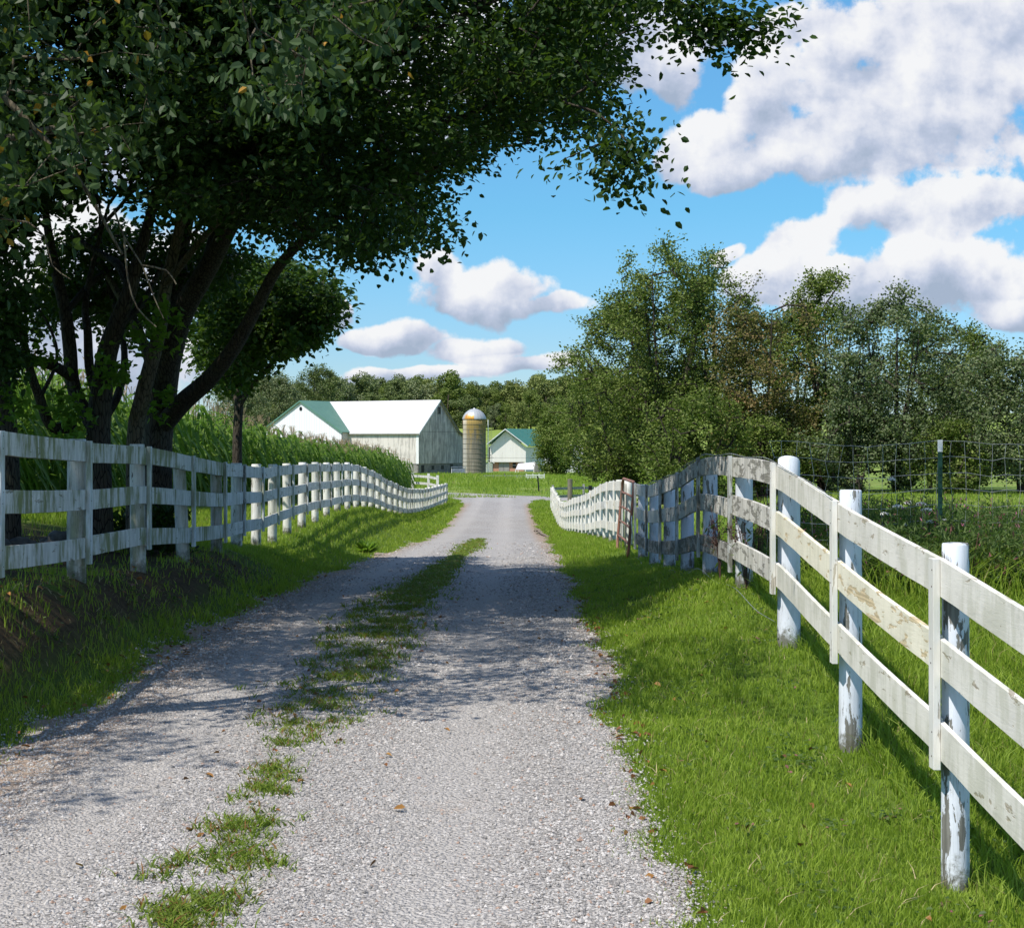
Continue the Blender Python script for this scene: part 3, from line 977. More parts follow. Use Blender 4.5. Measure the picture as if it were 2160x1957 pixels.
def mat_brick():
    m, nt, out = material('orange_brick')
    P = N(nt, 'ShaderNodeNewGeometry', out=0)
    v = N(nt, 'ShaderNodeCombineXYZ', {0: N(nt, 'ShaderNodeSeparateXYZ', {0: P}, out=0), 1: N(nt, 'ShaderNodeSeparateXYZ', {0: P}, out=2), 2: 0.0})
    b = N(nt, 'ShaderNodeTexBrick', {'Vector': v, 'Color1': (0.52, 0.23, 0.13, 1), 'Color2': (0.42, 0.17, 0.10, 1), 'Mortar': (0.5, 0.42, 0.36, 1), 'Scale': 3.0, 'Mortar Size': 0.02})
    finish(nt, out, b, 0.85)
    return m


M_BRICK = mat_brick()


def Bp(s, t, z):
    p = BP + BU * s + BV * t
    return (p[0], p[1], z)


def big_barn():
    zb, ze, zr = -3.75, 3.3, 8.6
    root = thing('barn', Bp(0, 0, zb), 'big weathered white barn with white and green metal roofs beside the silo', 'barn')
    Lm, Wd, half = 33.0, 11.8, 5.9
    zf = zb + 1.75
    # long wall: old boards above, masonry foundation below
    MB().poly_prism([Bp(0, 0, zf), Bp(14.6, 0, zf), Bp(14.6, 0, ze), Bp(0, 0, ze)], BV * 0.2).build('front_wall', M_BARN_OLD, root)
    MB().poly_prism([Bp(0.12, 0.1, zb - 0.5), Bp(14.6, 0.1, zb - 0.5), Bp(14.6, 0.1, zf), Bp(0.12, 0.1, zf)], BV * 0.3).build('foundation', M_BLOCK, root)
    # gable end wall with lean-to
    g = MB()
    le = 2.6
    g.poly_prism([Bp(0, 0, zf), Bp(0, Wd + le, zf), Bp(0, Wd + le, ze - 0.95), Bp(0, Wd, ze), Bp(0, half, zr), Bp(0, 0, ze)], BU * 0.2)
    gw = g.build('gable_wall', M_BARN_GABLE, root)
    MB().poly_prism([Bp(0.12, 0.1, zb - 0.5), Bp(0.12, Wd + le, zb - 0.5), Bp(0.12, Wd + le, zf), Bp(0.12, 0.1, zf)], BU * 0.3).build('foundation', M_BLOCK, root)
    # back and far walls
    MB().poly_prism([Bp(0, Wd + le, zb), Bp(Lm, Wd + le, zb), Bp(Lm, Wd + le, ze - 0.95), Bp(0, Wd + le, ze - 0.95)], -BV * 0.2).build('back_wall', M_BARN_OLD, root)
    for (t0, t1, z0, z1) in ((5.6, 6.3, 6.35, 7.55),):
        fr = MB().poly_prism([Bp(-0.06, t0 - 0.1, z0 - 0.1), Bp(-0.06, t1 + 0.1, z0 - 0.1), Bp(-0.06, t1 + 0.1, z1 + 0.1), Bp(-0.06, t0 - 0.1, z1 + 0.1)], BU * 0.05).build('window', M_BARN_GABLE, root)
        MB().poly_prism([Bp(-0.09, t0, z0), Bp(-0.09, t1, z0), Bp(-0.09, t1, z1), Bp(-0.09, t0, z1)], BU * 0.02).build('pane', M_DARK, fr)
    for (t0, t1, z0, z1, nm) in ((0.9, 1.7, zb + 0.3, zb + 1.5, 'window'), (3.9, 4.6, zb + 0.75, zb + 1.4, 'window'), (6.7, 7.5, zb + 0.75, zb + 1.4, 'window'), (9.4, 10.2, zb, zb + 1.6, 'door')):
        MB().poly_prism([Bp(0.07, t0, z0), Bp(0.07, t1, z0), Bp(0.07, t1, z1), Bp(0.07, t0, z1)], BU * 0.02).build(nm, M_DARK, root)
    # corner boards
    MB().poly_prism([Bp(-0.04, -0.04, zf), Bp(0.5, -0.04, zf), Bp(0.5, -0.04, ze), Bp(-0.04, -0.04, ze)], BV * 0.02).build('corner_board', M_TRIM, root)
    # main roof, both slopes as slabs
    ov, th = 0.35, 0.12
    sl = (zr - ze) / half

    def slope(s0, s1, t0, z0, t1, z1, name, mat):
        return MB().poly_prism([Bp(s0, t0, z0), Bp(s1, t0, z0), Bp(s1, t1, z1), Bp(s0, t1, z1)], (0, 0, th)).build(name, mat, root)
    slope(-ov, 23.6, -ov, ze - ov * sl, half, zr + 0.02, 'roof', M_ROOF_W)
    slope(-ov, 23.6, half, zr + 0.02, Wd, ze + 0.02, 'roof', M_ROOF_W)
    slope(-ov, Lm, Wd, ze + 0.02, Wd + le + 0.3, ze - 1.05, 'roof', M_ROOF_W)
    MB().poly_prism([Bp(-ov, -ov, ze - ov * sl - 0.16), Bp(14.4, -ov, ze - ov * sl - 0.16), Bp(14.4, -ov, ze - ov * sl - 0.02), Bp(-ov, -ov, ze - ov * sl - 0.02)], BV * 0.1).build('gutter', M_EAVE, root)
    # gable barge boards
    for (a, za, b, zb2) in ((-ov, ze - ov * sl, half, zr), (half, zr, Wd, ze), (Wd, ze, Wd + le + 0.3, ze - 1.07)):
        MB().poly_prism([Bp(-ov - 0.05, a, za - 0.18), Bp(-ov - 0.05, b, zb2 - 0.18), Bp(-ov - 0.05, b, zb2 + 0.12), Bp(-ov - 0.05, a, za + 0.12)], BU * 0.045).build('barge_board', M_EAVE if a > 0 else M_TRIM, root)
    # wing: its gable looks towards the drive, clad in new white metal
    c, hw, tf = 23.6, 9.0, -1.9
    MB().poly_prism([Bp(c - hw, tf, zb - 0.5), Bp(c + hw, tf, zb - 0.5), Bp(c + hw, tf, ze), Bp(c, tf, zr), Bp(c - hw, tf, ze)], BV * 0.2).build('wing_wall', M_BARN_NEW, root)
    MB().poly_prism([Bp(c - hw, tf, zb - 0.5), Bp(c - hw, 0, zb - 0.5), Bp(c - hw, 0, ze), Bp(c - hw, tf, ze)], BU * 0.2).build('wing_wall', M_BARN_OLD, root)
    MB().poly_prism([Bp(c + hw, tf, zb - 0.5), Bp(c + hw, 12, zb - 0.5), Bp(c + hw, 12, ze), Bp(c + hw, tf, ze)], -BU * 0.2).build('wing_wall', M_BARN_NEW, root)
    s2 = (zr - ze) / hw
    for d_ in (-1, 1):
        e = c + d_ * (hw + 0.3)
        MB().poly_prism([Bp(c, tf - 0.3, zr + 0.08), Bp(e, tf - 0.3, ze - 0.3 * s2 + 0.08), Bp(e, 6.4, ze - 0.3 * s2 + 0.08), Bp(c, 6.4, zr + 0.08)], (0, 0, 0.12)).build('wing_roof', M_ROOF_G, root)
        MB().poly_prism([Bp(c, tf - 0.34, zr - 0.1), Bp(e, tf - 0.34, ze - 0.3 * s2 - 0.1), Bp(e, tf - 0.34, ze - 0.3 * s2 + 0.2), Bp(c, tf - 0.34, zr + 0.2)], BV * 0.035).build('barge_board', M_ROOF_G, root)
    th = np.linspace(0, 2 * np.pi, 12, endpoint=False)
    MB().poly_prism([Bp(c + 0.32 * math.cos(a), tf - 0.05, zr - 1.25 + 0.36 * math.sin(a)) for a in th], BV * 0.04).build('vent_hole', M_DARK, root)


big_barn()


def mat_stave():
    m, nt, out = material('concrete_staves')
    P, tc, r = objcoord(nt)
    sp = N(nt, 'ShaderNodeSeparateXYZ', {0: tc}, out=None)
    ang = M(nt, 'ARCTAN2', sp.outputs[0], sp.outputs[1])
    z = sp.outputs[2]
    u = M(nt, 'MULTIPLY', ang, 30 / (2 * math.pi))
    fr = M(nt, 'FRACT', u)
    g = STEP(nt, M(nt, 'ABSOLUTE', M(nt, 'SUBTRACT', fr, 0.5)), 0.40, 0.49)
    fl = N(nt, 'ShaderNodeTexWhiteNoise', {'W': M(nt, 'FLOOR', u)}, noise_dimensions='1D')
    cv_ = N(nt, 'ShaderNodeCombineXYZ', {0: M(nt, 'MULTIPLY', ang, 1.0), 1: M(nt, 'MULTIPLY', fl, 0.5), 2: M(nt, 'MULTIPLY', z, 0.10)})
    n = NOISE(nt, cv_, 3.0, 6, 0.7)
    zz = M(nt, 'MULTIPLY', z, 0.075)
    och = STEP(nt, M(nt, 'ADD', M(nt, 'MULTIPLY', n, 1.0), zz), 0.85, 1.15)
    grey = RAMP(nt, n, [(0.3, (0.13, 0.115, 0.085)), (0.6, (0.23, 0.205, 0.16)), (0.8, (0.36, 0.34, 0.29))])
    c = MIX(nt, M(nt, 'MULTIPLY', och, 0.85), grey, (0.30, 0.20, 0.045))
    c = MIX(nt, M(nt, 'MULTIPLY', STEP(nt, NOISE(nt, cv_, 9.0, 4, 0.6), 0.6, 0.7), 0.4), c, (0.10, 0.08, 0.05))
    left = M(nt, 'MULTIPLY', STEP(nt, ang, -1.65, -1.95), STEP(nt, ang, -2.6, -2.2))  # pale band puts the sunlit left edge into the stave colour
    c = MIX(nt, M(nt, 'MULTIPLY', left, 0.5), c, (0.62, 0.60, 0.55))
    c = MIX(nt, M(nt, 'MULTIPLY', g, 0.45), c, (0.07, 0.06, 0.045))
    finish(nt, out, c, 0.85, g, -0.5, 0.03)
    return m


M_STAVE = mat_stave()


def mat_dome():
    m, nt, out = material('dome_metal')
    P, tc, r = objcoord(nt)
    sp = N(nt, 'ShaderNodeSeparateXYZ', {0: tc}, out=None)
    ang = M(nt, 'ARCTAN2', sp.outputs[0], sp.outputs[1])
    fr = M(nt, 'FRACT', M(nt, 'MULTIPLY', ang, 20 / (2 * math.pi)))
    g = STEP(nt, M(nt, 'ABSOLUTE', M(nt, 'SUBTRACT', fr, 0.5)), 0.36, 0.5)
    n = NOISE(nt, P, 1.5, 5, 0.6)
    c = MIX(nt, n, (0.50, 0.51, 0.52), (0.36, 0.37, 0.37))
    ru = M(nt, 'MULTIPLY', STEP(nt, ang, -1.95, -2.4), STEP(nt, M(nt, 'ADD', sp.outputs[2], M(nt, 'MULTIPLY', n, -1.0)), 0.6, -0.1))
    c = MIX(nt, ru, c, (0.55, 0.26, 0.03))
    c = MIX(nt, M(nt, 'MULTIPLY', g, 0.35), c, (0.25, 0.25, 0.25))
    finish(nt, out, c, 0.45, g, 0.4, 0.03, metal=0.25)
    return m


M_DOME = mat_dome()


def silo():
    d = 272.0
    cx = (1000.5 - 1080) * d / F
    R = 1.93
    zb, zt = -3.9, EYE + (HORY - 884) * d / F
    root = thing('silo', (cx, d, zb), 'tall round silo stained mustard yellow under a pale metal dome', 'silo')
    b = MB()
    b.tube([(cx, d, z) for z in np.linspace(zb - 0.5, zt, 12)], R, 60)
    b.build('shell', M_STAVE, root, smooth=True)
    z = zb + 0.35
    k = 0
    while z < zt - 0.1:
        th = np.linspace(0, 2 * np.pi, 49)
        MB().tube([(cx + (R + 0.02) * math.cos(a), d + (R + 0.02) * math.sin(a), z) for a in th], 0.03, 4, False).build('hoop', M_EAVE, root)
        z += 0.62 if k < 4 else 0.8
        k += 1
    b = MB()
    th = np.linspace(0, 2 * np.pi, 48, endpoint=False)
    V = []
    prof = [(0.0, 1.03), (0.05, 1.03), (0.3, 1.0), (0.7, 0.90), (1.1, 0.74), (1.45, 0.52), (1.66, 0.28), (1.72, 0.10)]
    for (h, r) in prof:
        rr = R * r * (1 + 0.015 * np.cos(20 * th))
        V.append(np.stack([cx + rr * np.cos(th), d + rr * np.sin(th), np.full(48, zt + h)], -1))
    V = np.vstack(V)
    i = np.arange(len(prof) - 1)[:, None] * 48
    a = np.arange(48)[None]
    q = np.stack([i + a, i + (a + 1) % 48, i + 48 + (a + 1) % 48, i + 48 + a], -1).reshape(-1, 4)
    b.add(V, q)
    b.F[48] = [np.array([np.arange(48) + (len(prof) - 1) * 48])]
    dm = b.build('dome', M_DOME, root, smooth=True, org=(cx, d, zt))
    MB().tube([(cx, d, zt + 1.70), (cx, d, zt + 1.88)], [0.22, 0.12], 10).build('vent_cap', M_DOME, dm)
    # filler pipe and ladder on the right side, held by brackets
    xr = cx + R + 0.38
    MB().tube([(xr, d - 0.5, z) for z in np.linspace(zb + 0.2, zt - 0.1, 5)], 0.075, 8).build('filler_pipe', M_TRIM, root)
    ld = MB()
    for dx in (0.30, 0.62):
        ld.tube([(xr + dx, d - 0.2, zb + 0.5), (xr + dx, d - 0.2, zt - 0.2)], 0.02, 5)
    for z in np.arange(zb + 0.6, zt - 0.2, 0.35):
        ld.tube([(xr + 0.30, d - 0.2, z), (xr + 0.62, d - 0.2, z)], 0.014, 4)
    ld.build('ladder', M_EAVE, root)
    for z in (zt - 0.9, zt - 3.4, zt - 6.0, zb + 3.3):
        MB().box((cx + R + 0.4, d - 0.5, z), (1.0, 0.08, 0.05)).build('bracket', M_EAVE, root)
    MB().box((xr + 0.1, d - 0.55, zb + 2.9), (1.7, 0.7, 0.08)).build('platform', M_EAVE, root)


silo()


def small_barn():
    d = 328.0
    q = lambda x, y, dd=0: px(x, y, d + dd)
    zb = -4.6
    x0, x1, xm = q(1031, 0)[0], q(1109, 0)[0], q(1067, 0)[0]
    ze = EYE + (930 - 943) * d / F
    zr = EYE + (930 - 909) * d / F
    zs = EYE + (930 - 974.5) * d / F
    D = 13.0
    sk = np.array([6.3, D, 0])   # the ridge runs back and to the right
    root = thing('small_barn', (xm, d, zb), 'smaller white barn with a teal roof and orange brick base, right of the silo', 'barn')
    MB().poly_prism([(x0, d, zs), (x1, d, zs), (x1, d, ze), (xm, d, zr), (x0, d, ze)], (0, 0.2, 0)).build('gable_wall', M_SMALLB, root)
    MB().poly_prism([(x1, d, zb), (x1 + sk[0], d + sk[1], zb), (x1 + sk[0], d + sk[1], ze), (x1, d, ze)], (-0.2, 0.05, 0)).build('side_wall', M_SMALLB, root)
    MB().poly_prism([(x0, d, zb), (x0 + sk[0], d + sk[1], zb), (x0 + sk[0], d + sk[1], ze), (x0, d, ze)], (0.2, 0.0, 0)).build('side_wall', M_SMALLB, root)
    MB().poly_prism([(x0 + 0.9, d + 0.6, zb - 0.4), (x1 - 0.4, d + 0.6, zb - 0.4), (x1 - 0.4, d + 0.6, zs + 0.05), (x0 + 0.9, d + 0.6, zs + 0.05)], (0, 0.2, 0)).build('brick_wall', M_BRICK, root)
    xa, xb = q(1052, 0)[0], q(1074, 0)[0]
    MB().box(((xa + xb) / 2, d + 0.54, (zb + zs) / 2), (xb - xa, 0.08, zs - zb)).build('door', M_OLDDOOR, root)
    for a, b in ((1081.5, 1088.5), (1094, 1101)):
        xa, xb = q(a, 0)[0], q(b, 0)[0]
        w = MB().box(((xa + xb) / 2, d + 0.56, -3.15), (xb - xa, 0.06, 1.0)).build('window', M_DARK, root)
        MB().box(((xa + xb) / 2, d + 0.51, -3.12), (xb - xa, 0.03, 0.07)).build('glazing_bar', M_TRIM, w)
    th = 0.12
    pk = np.array([xm - 0.15, d - 0.9, zr + 0.35])
    for sgn, xe in ((-1, x0 - 0.4), (1, x1 + 0.35)):
        zl = zr + 0.35 - abs(xe - xm) * (zr - ze) / (x1 - xm) * 0.97
        e = np.array([xe, d - 0.9, zl])
        MB().poly_prism([pk, e, e + sk * 1.08, pk + sk * 1.08], (0, 0, th)).build('roof', M_ROOF_T, root)
        MB().poly_prism([pk - (0, 0.03, 0.10), e - (0, 0.03, 0.10), e + (0, -0.03, 0.13), pk + (0, -0.03, 0.13)], (0, 0.025, 0)).build('barge_board', M_TRIM, root)
    # low store beside the silo
    xc = q(1027, 0)[0]
    root2 = thing('shed', (xc, 300, zb), 'little pale green shed with a white roof tucked between silo and small barn', 'shed')
    s = px(1031, 985, 300)
    MB().box((s[0], 300, (zb + s[2]) / 2 + 0.4), (1.4, 1.6, s[2] - zb + 0.8)).build('wall', simple('shed_wall', (0.42, 0.47, 0.40), 0.8), root2)
    zt_ = s[2] + 0.8
    for sg in (-1, 1):
        MB().poly_prism([(s[0], 299, zt_ + 0.55), (s[0] + sg * 1.05, 299, zt_ - 0.15), (s[0] + sg * 1.05, 301, zt_ - 0.15), (s[0], 301, zt_ + 0.55)], (0, 0, 0.08)).build('roof', M_TRIM, root2)


small_barn()


def lowshed():
    d = 300.0
    a, b, c, e = px(1087.5, 991, d), px(1126, 991, d), px(1129, 975.5, d + 2), px(1093, 978.5, d + 2)
    root = thing('lean_to', (a[0], d, float(zg(a[0], d))), 'low lean-to with a slanting white sheet roof in front of the brick base', 'shed')
    MB().poly_prism([a, b, c, e], (0, 0, 0.1)).build('roof', M_ROOF_W, root)
    g = float(zg(a[0], d)) - 0.3
    for p in (a, b, c, e):
        MB().box((p[0], p[1] + 0.05, (g + p[2]) / 2), (0.14, 0.14, p[2] - g)).build('post', M_TRIM, root)
    MB().poly_prism([(b[0], b[1], g), (c[0] + 0.8, c[1] + 1, g), (c[0] + 0.8, c[1] + 1, c[2] - 0.9), (c[0], c[1], c[2]), (b[0], b[1], b[2])], (0.08, 0, 0)).build('side_wall', M_OLDDOOR, root)


lowshed()

# stock trough by the barn wall
tp = px(967, 1003, 262)
tz = float(zg(tp[0], 262))
tr = thing('feed_bunk', (tp[0], 262, tz), 'blue grey covered feed bunk at the foot of the barn gable wall', 'feed bunk')
M_BLUEG = simple('blue_grey', (0.16, 0.19, 0.24), 0.6, 0.4, 3)
MB().box((tp[0], 262, tz + 0.55), (2.0, 0.8, 0.75)).build('trough', M_BLUEG, tr)
MB().box((tp[0], 262, tz + 1.12), (2.4, 1.0, 0.07)).build('lid', M_BLUEG, tr)
for dx in (-1.1, 1.1):
    MB().box((tp[0] + dx, 262, tz + 0.5), (0.09, 0.09, 1.2)).build('leg', M_TRIM, tr)


# white farmhouse glimpsed through the trees
def farmhouse():
    d = 300.0
    c = px(1188, 985, d)
    g = float(zg(c[0], d))
    r = thing('farmhouse', (c[0], d, g), 'white farmhouse glimpsed through the lowest branches of the tree row', 'house')
    MB().box((c[0], d, g + 1.5), (7.0, 6, 3.6)).build('wall', M_TRIM, r)
    for sg in (-1, 1):
        MB().poly_prism([(c[0] - 3.7, d, g + 5.0), (c[0] + 3.7, d, g + 5.0), (c[0] + 3.7, d + sg * 3.3, g + 3.2), (c[0] - 3.7, d + sg * 3.3, g + 3.2)], (0, 0, 0.1)).build('roof', M_ROOF_W, r)
    for dx in (-2, 0.3, 2.3):
        MB().box((c[0] + dx, d - 3.02, g + 1.9), (0.7, 0.06, 1.1)).build('window', M_DARK, r)


farmhouse()


# ------------------------------------------------------------------ small fences and posts beyond the drive
def far_fence(label, pts, mat_r, mat_p, nrail, h, rw, pw, name='board_fence', tall=None, offs=0.02):
    p0 = pts[0]
    r = thing(name, (p0[0], p0[1], p0[2] - h), label, 'fence')
    for k, p in enumerate(pts):
        hh = h + (0.06 if not tall else tall)
        MB().box((p[0], p[1], p[2] - hh / 2 + 0.03), (pw, pw, hh + 0.2)).build('post', mat_p, r, org=(p[0], p[1], p[2] - h))
    for k in range(len(pts) - 1):
        a, b = np.array(pts[k]), np.array(pts[k + 1])
        for j in range(nrail):
            dz = j * (h - 0.25) / max(1, nrail - 1)
            o = np.array([0, -pw / 2 - 0.015, -dz - rw])
            MB().poly_prism([a + o, b + o, b + o + (0, 0, rw), a + o + (0, 0, rw)], (0, 0.024, 0)).build('rail', mat_r, r, org=(a + b) / 2)
    return r


far_fence('short white three-rail fence behind the end of the left fence', [px(870, 1001, 101), px(904, 1003, 99), px(923, 1007, 98)], M_RAIL_L, M_POST_L, 3, 1.1, 0.15, 0.15)
far_fence('grey two-rail fence closing the paddock behind the right fence end', [px(1166, 1028, 88), px(1231, 1026, 90), px(1290, 1028, 92)], M_GREYRAIL, M_GREYRAIL, 3, 1.1, 0.14, 0.12)


def lone_post(x, ytop, ybot, d, w, mat, label, lean=0.0):
    a = px(x, ytop, d)
    z0 = float(zg(a[0], d))
    b = MB().tube([(a[0], d, z0 - 0.2), (a[0] + lean * 0.5, d, (z0 + a[2]) / 2), (a[0] + lean, d, a[2])], [w * 0.52, w * 0.5, w * 0.48], 10)
    o = b.build('wooden_post', mat, org=(a[0], d, z0))
    tag(o, label, 'post')


lone_post(1202.5, 1010, 1050, 86, 0.28, M_OLDWOOD, 'thick brown wooden post at the grey rail fence')
lone_post(1137, 1004, 1034, 118, 0.11, M_DARK, 'thin dark leaning post standing alone in the field across the lane', -0.10)
lone_post(1064, 998, 1010, 215, 0.16, M_OLDWOOD, 'stubby dark post in the barnyard wire line')
lone_post(1245, 1024, 1050, 84, 0.2, M_DARK, 'short dark post just behind the far right fence boards')
hp = [px(1110, 1001, 205), px(1124, 1001, 205), px(1137, 1001, 205), px(1148, 1001, 205)]
far_fence('white slatted feeder panel standing in the paddock', hp, M_TRIM, M_TRIM, 4, 0.85, 0.10, 0.09, name='feeder_panel', offs=0)
wr = thing('barnyard_fence', (px(1020, 1003, 210)[0], 210, -3.2), 'low wire and pipe barnyard fence left of the feeder panel', 'fence')
wb = MB()
for k in range(11):
    p = px(1024 + k * 8.3, 1002, 210)
    wb = MB()
    wb.tube([(p[0], 210, float(zg(p[0], 210)) - 0.2), (p[0], 210, p[2])], 0.035, 5)
    wb.build('post', M_WIRE, wr)
for z_ in (0, -0.25, -0.5):
    a, b = px(1020, 1003, 210), px(1110, 1003, 210)
    MB().tube([(a[0], 210, a[2] + z_), (b[0], 210, b[2] + z_)], 0.022, 4).build('rail', M_WIRE, wr)


# ------------------------------------------------------------------ foliage
def mat_leaf(name, cols, trans=0.35, rough=0.5, tcol=None, patch=0.6, odd=None, oddp=0.02, spec=0.18, rw=0.6):
    m, nt, out = material(name)
    g = N(nt, 'ShaderNodeNewGeometry', out=None)
    r = g.outputs['Random Per Island']
    P = g.outputs['Position']
    n = NOISE(nt, P, patch, 3, 0.6)
    f = M(nt, 'ADD', M(nt, 'MULTIPLY', r, rw), M(nt, 'ADD', M(nt, 'MULTIPLY', M(nt, 'SUBTRACT', n, 0.5), 1.3 - rw), 0.525 - rw / 2))
    c = RAMP(nt, f, [(0.15, cols[0]), (0.5, cols[1]), (0.85, cols[2])])
    if odd is not None:
        c = MIX(nt, M(nt, 'GREATER_THAN', r, 1 - oddp), c, odd)
    d = N(nt, 'ShaderNodeBsdfPrincipled', {'Base Color': c, 'Roughness': rough, 'Specular IOR Level': spec})
    tc = MIX(nt, 0.65, c, tcol or (0.16, 0.30, 0.02))
    t = N(nt, 'ShaderNodeBsdfTranslucent', {'Color': tc})
    nt.links.new(N(nt, 'ShaderNodeMixShader', {0: trans, 1: d, 2: t}), out.inputs[0])
    return m


def mat_bark(name, c0, c1, moss=0.2):
    m, nt, out = material(name)
    P = N(nt, 'ShaderNodeNewGeometry', out=0)
    b = scaled(nt, P, (1.0, 1.0, 0.22))
    n = NOISE(nt, b, 16, 7, 0.7, 0.4)
    v = N(nt, 'ShaderNodeTexVoronoi', {'Vector': b, 'Scale': 26.0}, out=0, feature='DISTANCE_TO_EDGE')
    c = MIX(nt, n, c0, c1)
    c = MIX(nt, M(nt, 'MULTIPLY', STEP(nt, NOISE(nt, P, 2.2, 4, 0.6), 0.5, 0.7), moss), c, (0.07, 0.085, 0.03))
    c = MIX(nt, STEP(nt, v, 0.12, 0.0), c, tuple(k * 0.4 for k in c0))
    finish(nt, out, c, 0.9, M(nt, 'ADD', n, v), 0.8, 0.03, spec=0.15)
    return m


M_BARK = mat_bark('bark', (0.035, 0.028, 0.022), (0.10, 0.085, 0.065))
M_BARK_L = mat_bark('bark_light', (0.08, 0.065, 0.045), (0.19, 0.16, 0.11), 0.35)
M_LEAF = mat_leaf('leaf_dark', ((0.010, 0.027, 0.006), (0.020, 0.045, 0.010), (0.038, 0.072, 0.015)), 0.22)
M_LEAF_E = mat_leaf('leaf_small_tree', ((0.014, 0.036, 0.007), (0.030, 0.066, 0.011), (0.056, 0.105, 0.018)), 0.32, tcol=(0.15, 0.26, 0.02))
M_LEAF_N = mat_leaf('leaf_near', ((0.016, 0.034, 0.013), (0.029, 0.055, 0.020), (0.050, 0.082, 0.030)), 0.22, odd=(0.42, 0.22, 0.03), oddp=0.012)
M_LEAF_S = mat_leaf('leaf_sprout', ((0.05, 0.11, 0.012), (0.09, 0.17, 0.018), (0.12, 0.22, 0.03)), 0.45, tcol=(0.3, 0.5, 0.04))
M_LEAF_R = mat_leaf('leaf_row', ((0.055, 0.085, 0.018), (0.125, 0.165, 0.034), (0.21, 0.25, 0.06)), 0.25, patch=0.5, rw=0.3)
M_LEAF_R2 = mat_leaf('leaf_row_grey', ((0.065, 0.09, 0.040), (0.13, 0.165, 0.075), (0.22, 0.25, 0.125)), 0.25, patch=0.5, rw=0.3)
M_LEAF_R3 = mat_leaf('leaf_row_rusty', ((0.075, 0.092, 0.022), (0.17, 0.15, 0.050), (0.28, 0.16, 0.075)), 0.25, patch=0.4, rw=0.3)
M_LEAF_W1 = mat_leaf('leaf_wood', ((0.06, 0.085, 0.032), (0.115, 0.15, 0.048), (0.19, 0.225, 0.08)), 0.15, patch=0.12)
M_LEAF_W2 = mat_leaf('leaf_wood_bright', ((0.10, 0.125, 0.035), (0.17, 0.20, 0.055), (0.25, 0.28, 0.085)), 0.15, patch=0.12)
M_LEAF_W3 = mat_leaf('leaf_wood_pale', ((0.09, 0.115, 0.055), (0.16, 0.19, 0.085), (0.23, 0.26, 0.13)), 0.15, patch=0.12)
M_CORN = mat_leaf('corn_leaf', ((0.040, 0.088, 0.014), (0.095, 0.17, 0.028), (0.19, 0.27, 0.055)), 0.38, rough=0.55, tcol=(0.22, 0.42, 0.04), patch=0.8)
M_TASSEL = simple('corn_tassel', (0.30, 0.23, 0.13), 0.8, 0.3)
M_BLADE = mat_leaf('grass_blade', ((0.095, 0.155, 0.015), (0.215, 0.31, 0.032), (0.34, 0.43, 0.075)), 0.42, rough=0.5, tcol=(0.34, 0.50, 0.03), patch=1.9, rw=0.4, odd=(0.30, 0.26, 0.10), oddp=0.035)
M_WEED = mat_leaf('weed_leaf', ((0.035, 0.065, 0.018), (0.075, 0.125, 0.032), (0.14, 0.19, 0.06)), 0.35, patch=1.0, odd=(0.28, 0.10, 0.12), oddp=0.05)
M_STRIP = mat_leaf('drive_weeds', ((0.07, 0.12, 0.016), (0.17, 0.24, 0.030), (0.28, 0.33, 0.06)), 0.38, patch=2.5, odd=(0.22, 0.10, 0.04), oddp=0.13)
M_LITTER = mat_leaf('fallen_leaf', ((0.10, 0.035, 0.02), (0.20, 0.08, 0.03), (0.34, 0.18, 0.05)), 0.1, patch=6.0)
M_FLOWER = simple('white_flower', (0.78, 0.78, 0.72), 0.7, 0.1)
M_PINK = simple('pink_flower', (0.30, 0.10, 0.15), 0.7, 0.3)
M_SEED = simple('seed_head', (0.085, 0.045, 0.035), 0.8, 0.4)


def unit(a):
    return a / (np.linalg.norm(a, axis=-1, keepdims=True) + 1e-9)


def leaf_geo(P, D, Nn, L, Wd, kind='hex', fold=0.25, curl=0.15):
    """vertices and faces of many leaves: base P, direction D, up normal Nn, length L, width Wd"""
    n = len(P)
    D = unit(D)
    Sx = unit(np.cross(D, Nn))
    U = unit(np.cross(Sx, D))
    L = np.broadcast_to(np.asarray(L, float), (n,))[:, None]
    Wd = np.broadcast_to(np.asarray(Wd, float), (n,))[:, None]
    if kind == 'hex':
        tab = [(0, 0, 0), (0.30, -0.46, 1), (0.68, -0.38, 1), (1, 0, 0), (0.68, 0.38, 1), (0.30, 0.46, 1)]
        Fc = np.array([(0, 3, 2, 1), (0, 5, 4, 3)])
    elif kind == 'maple':
        tab = [(0, 0, 0), (0.12, -0.42, 1), (0.50, -0.62, 1), (0.55, -0.28, 1), (1, 0, 0), (0.55, 0.28, 1), (0.50, 0.62, 1), (0.12, 0.42, 1)]
        Fc = None
    else:
        tab = [(0, 0, 0), (0.5, -0.5, 1), (1, 0, 0), (0.5, 0.5, 1)]
        Fc = np.array([(0, 3, 2, 1)])
    V = np.stack([P + D * L * a + Sx * Wd * b + U * (fold * Wd * abs(b) * up - curl * L * a * a) for a, b, up in tab], 1)
    m = len(tab)
    if kind == 'maple':
        base = np.arange(n)[:, None] * m
        f = np.concatenate([base + np.array([0, 4, 3, 2]), base + np.array([0, 6, 5, 4])])
        t = np.concatenate([base + np.array([0, 2, 1]), base + np.array([0, 7, 6])])
        return V.reshape(-1, 3), [f, t]
    base = np.arange(n)[:, None, None] * m
    return V.reshape(-1, 3), [(base + Fc[None]).reshape(-1, Fc.shape[1])]


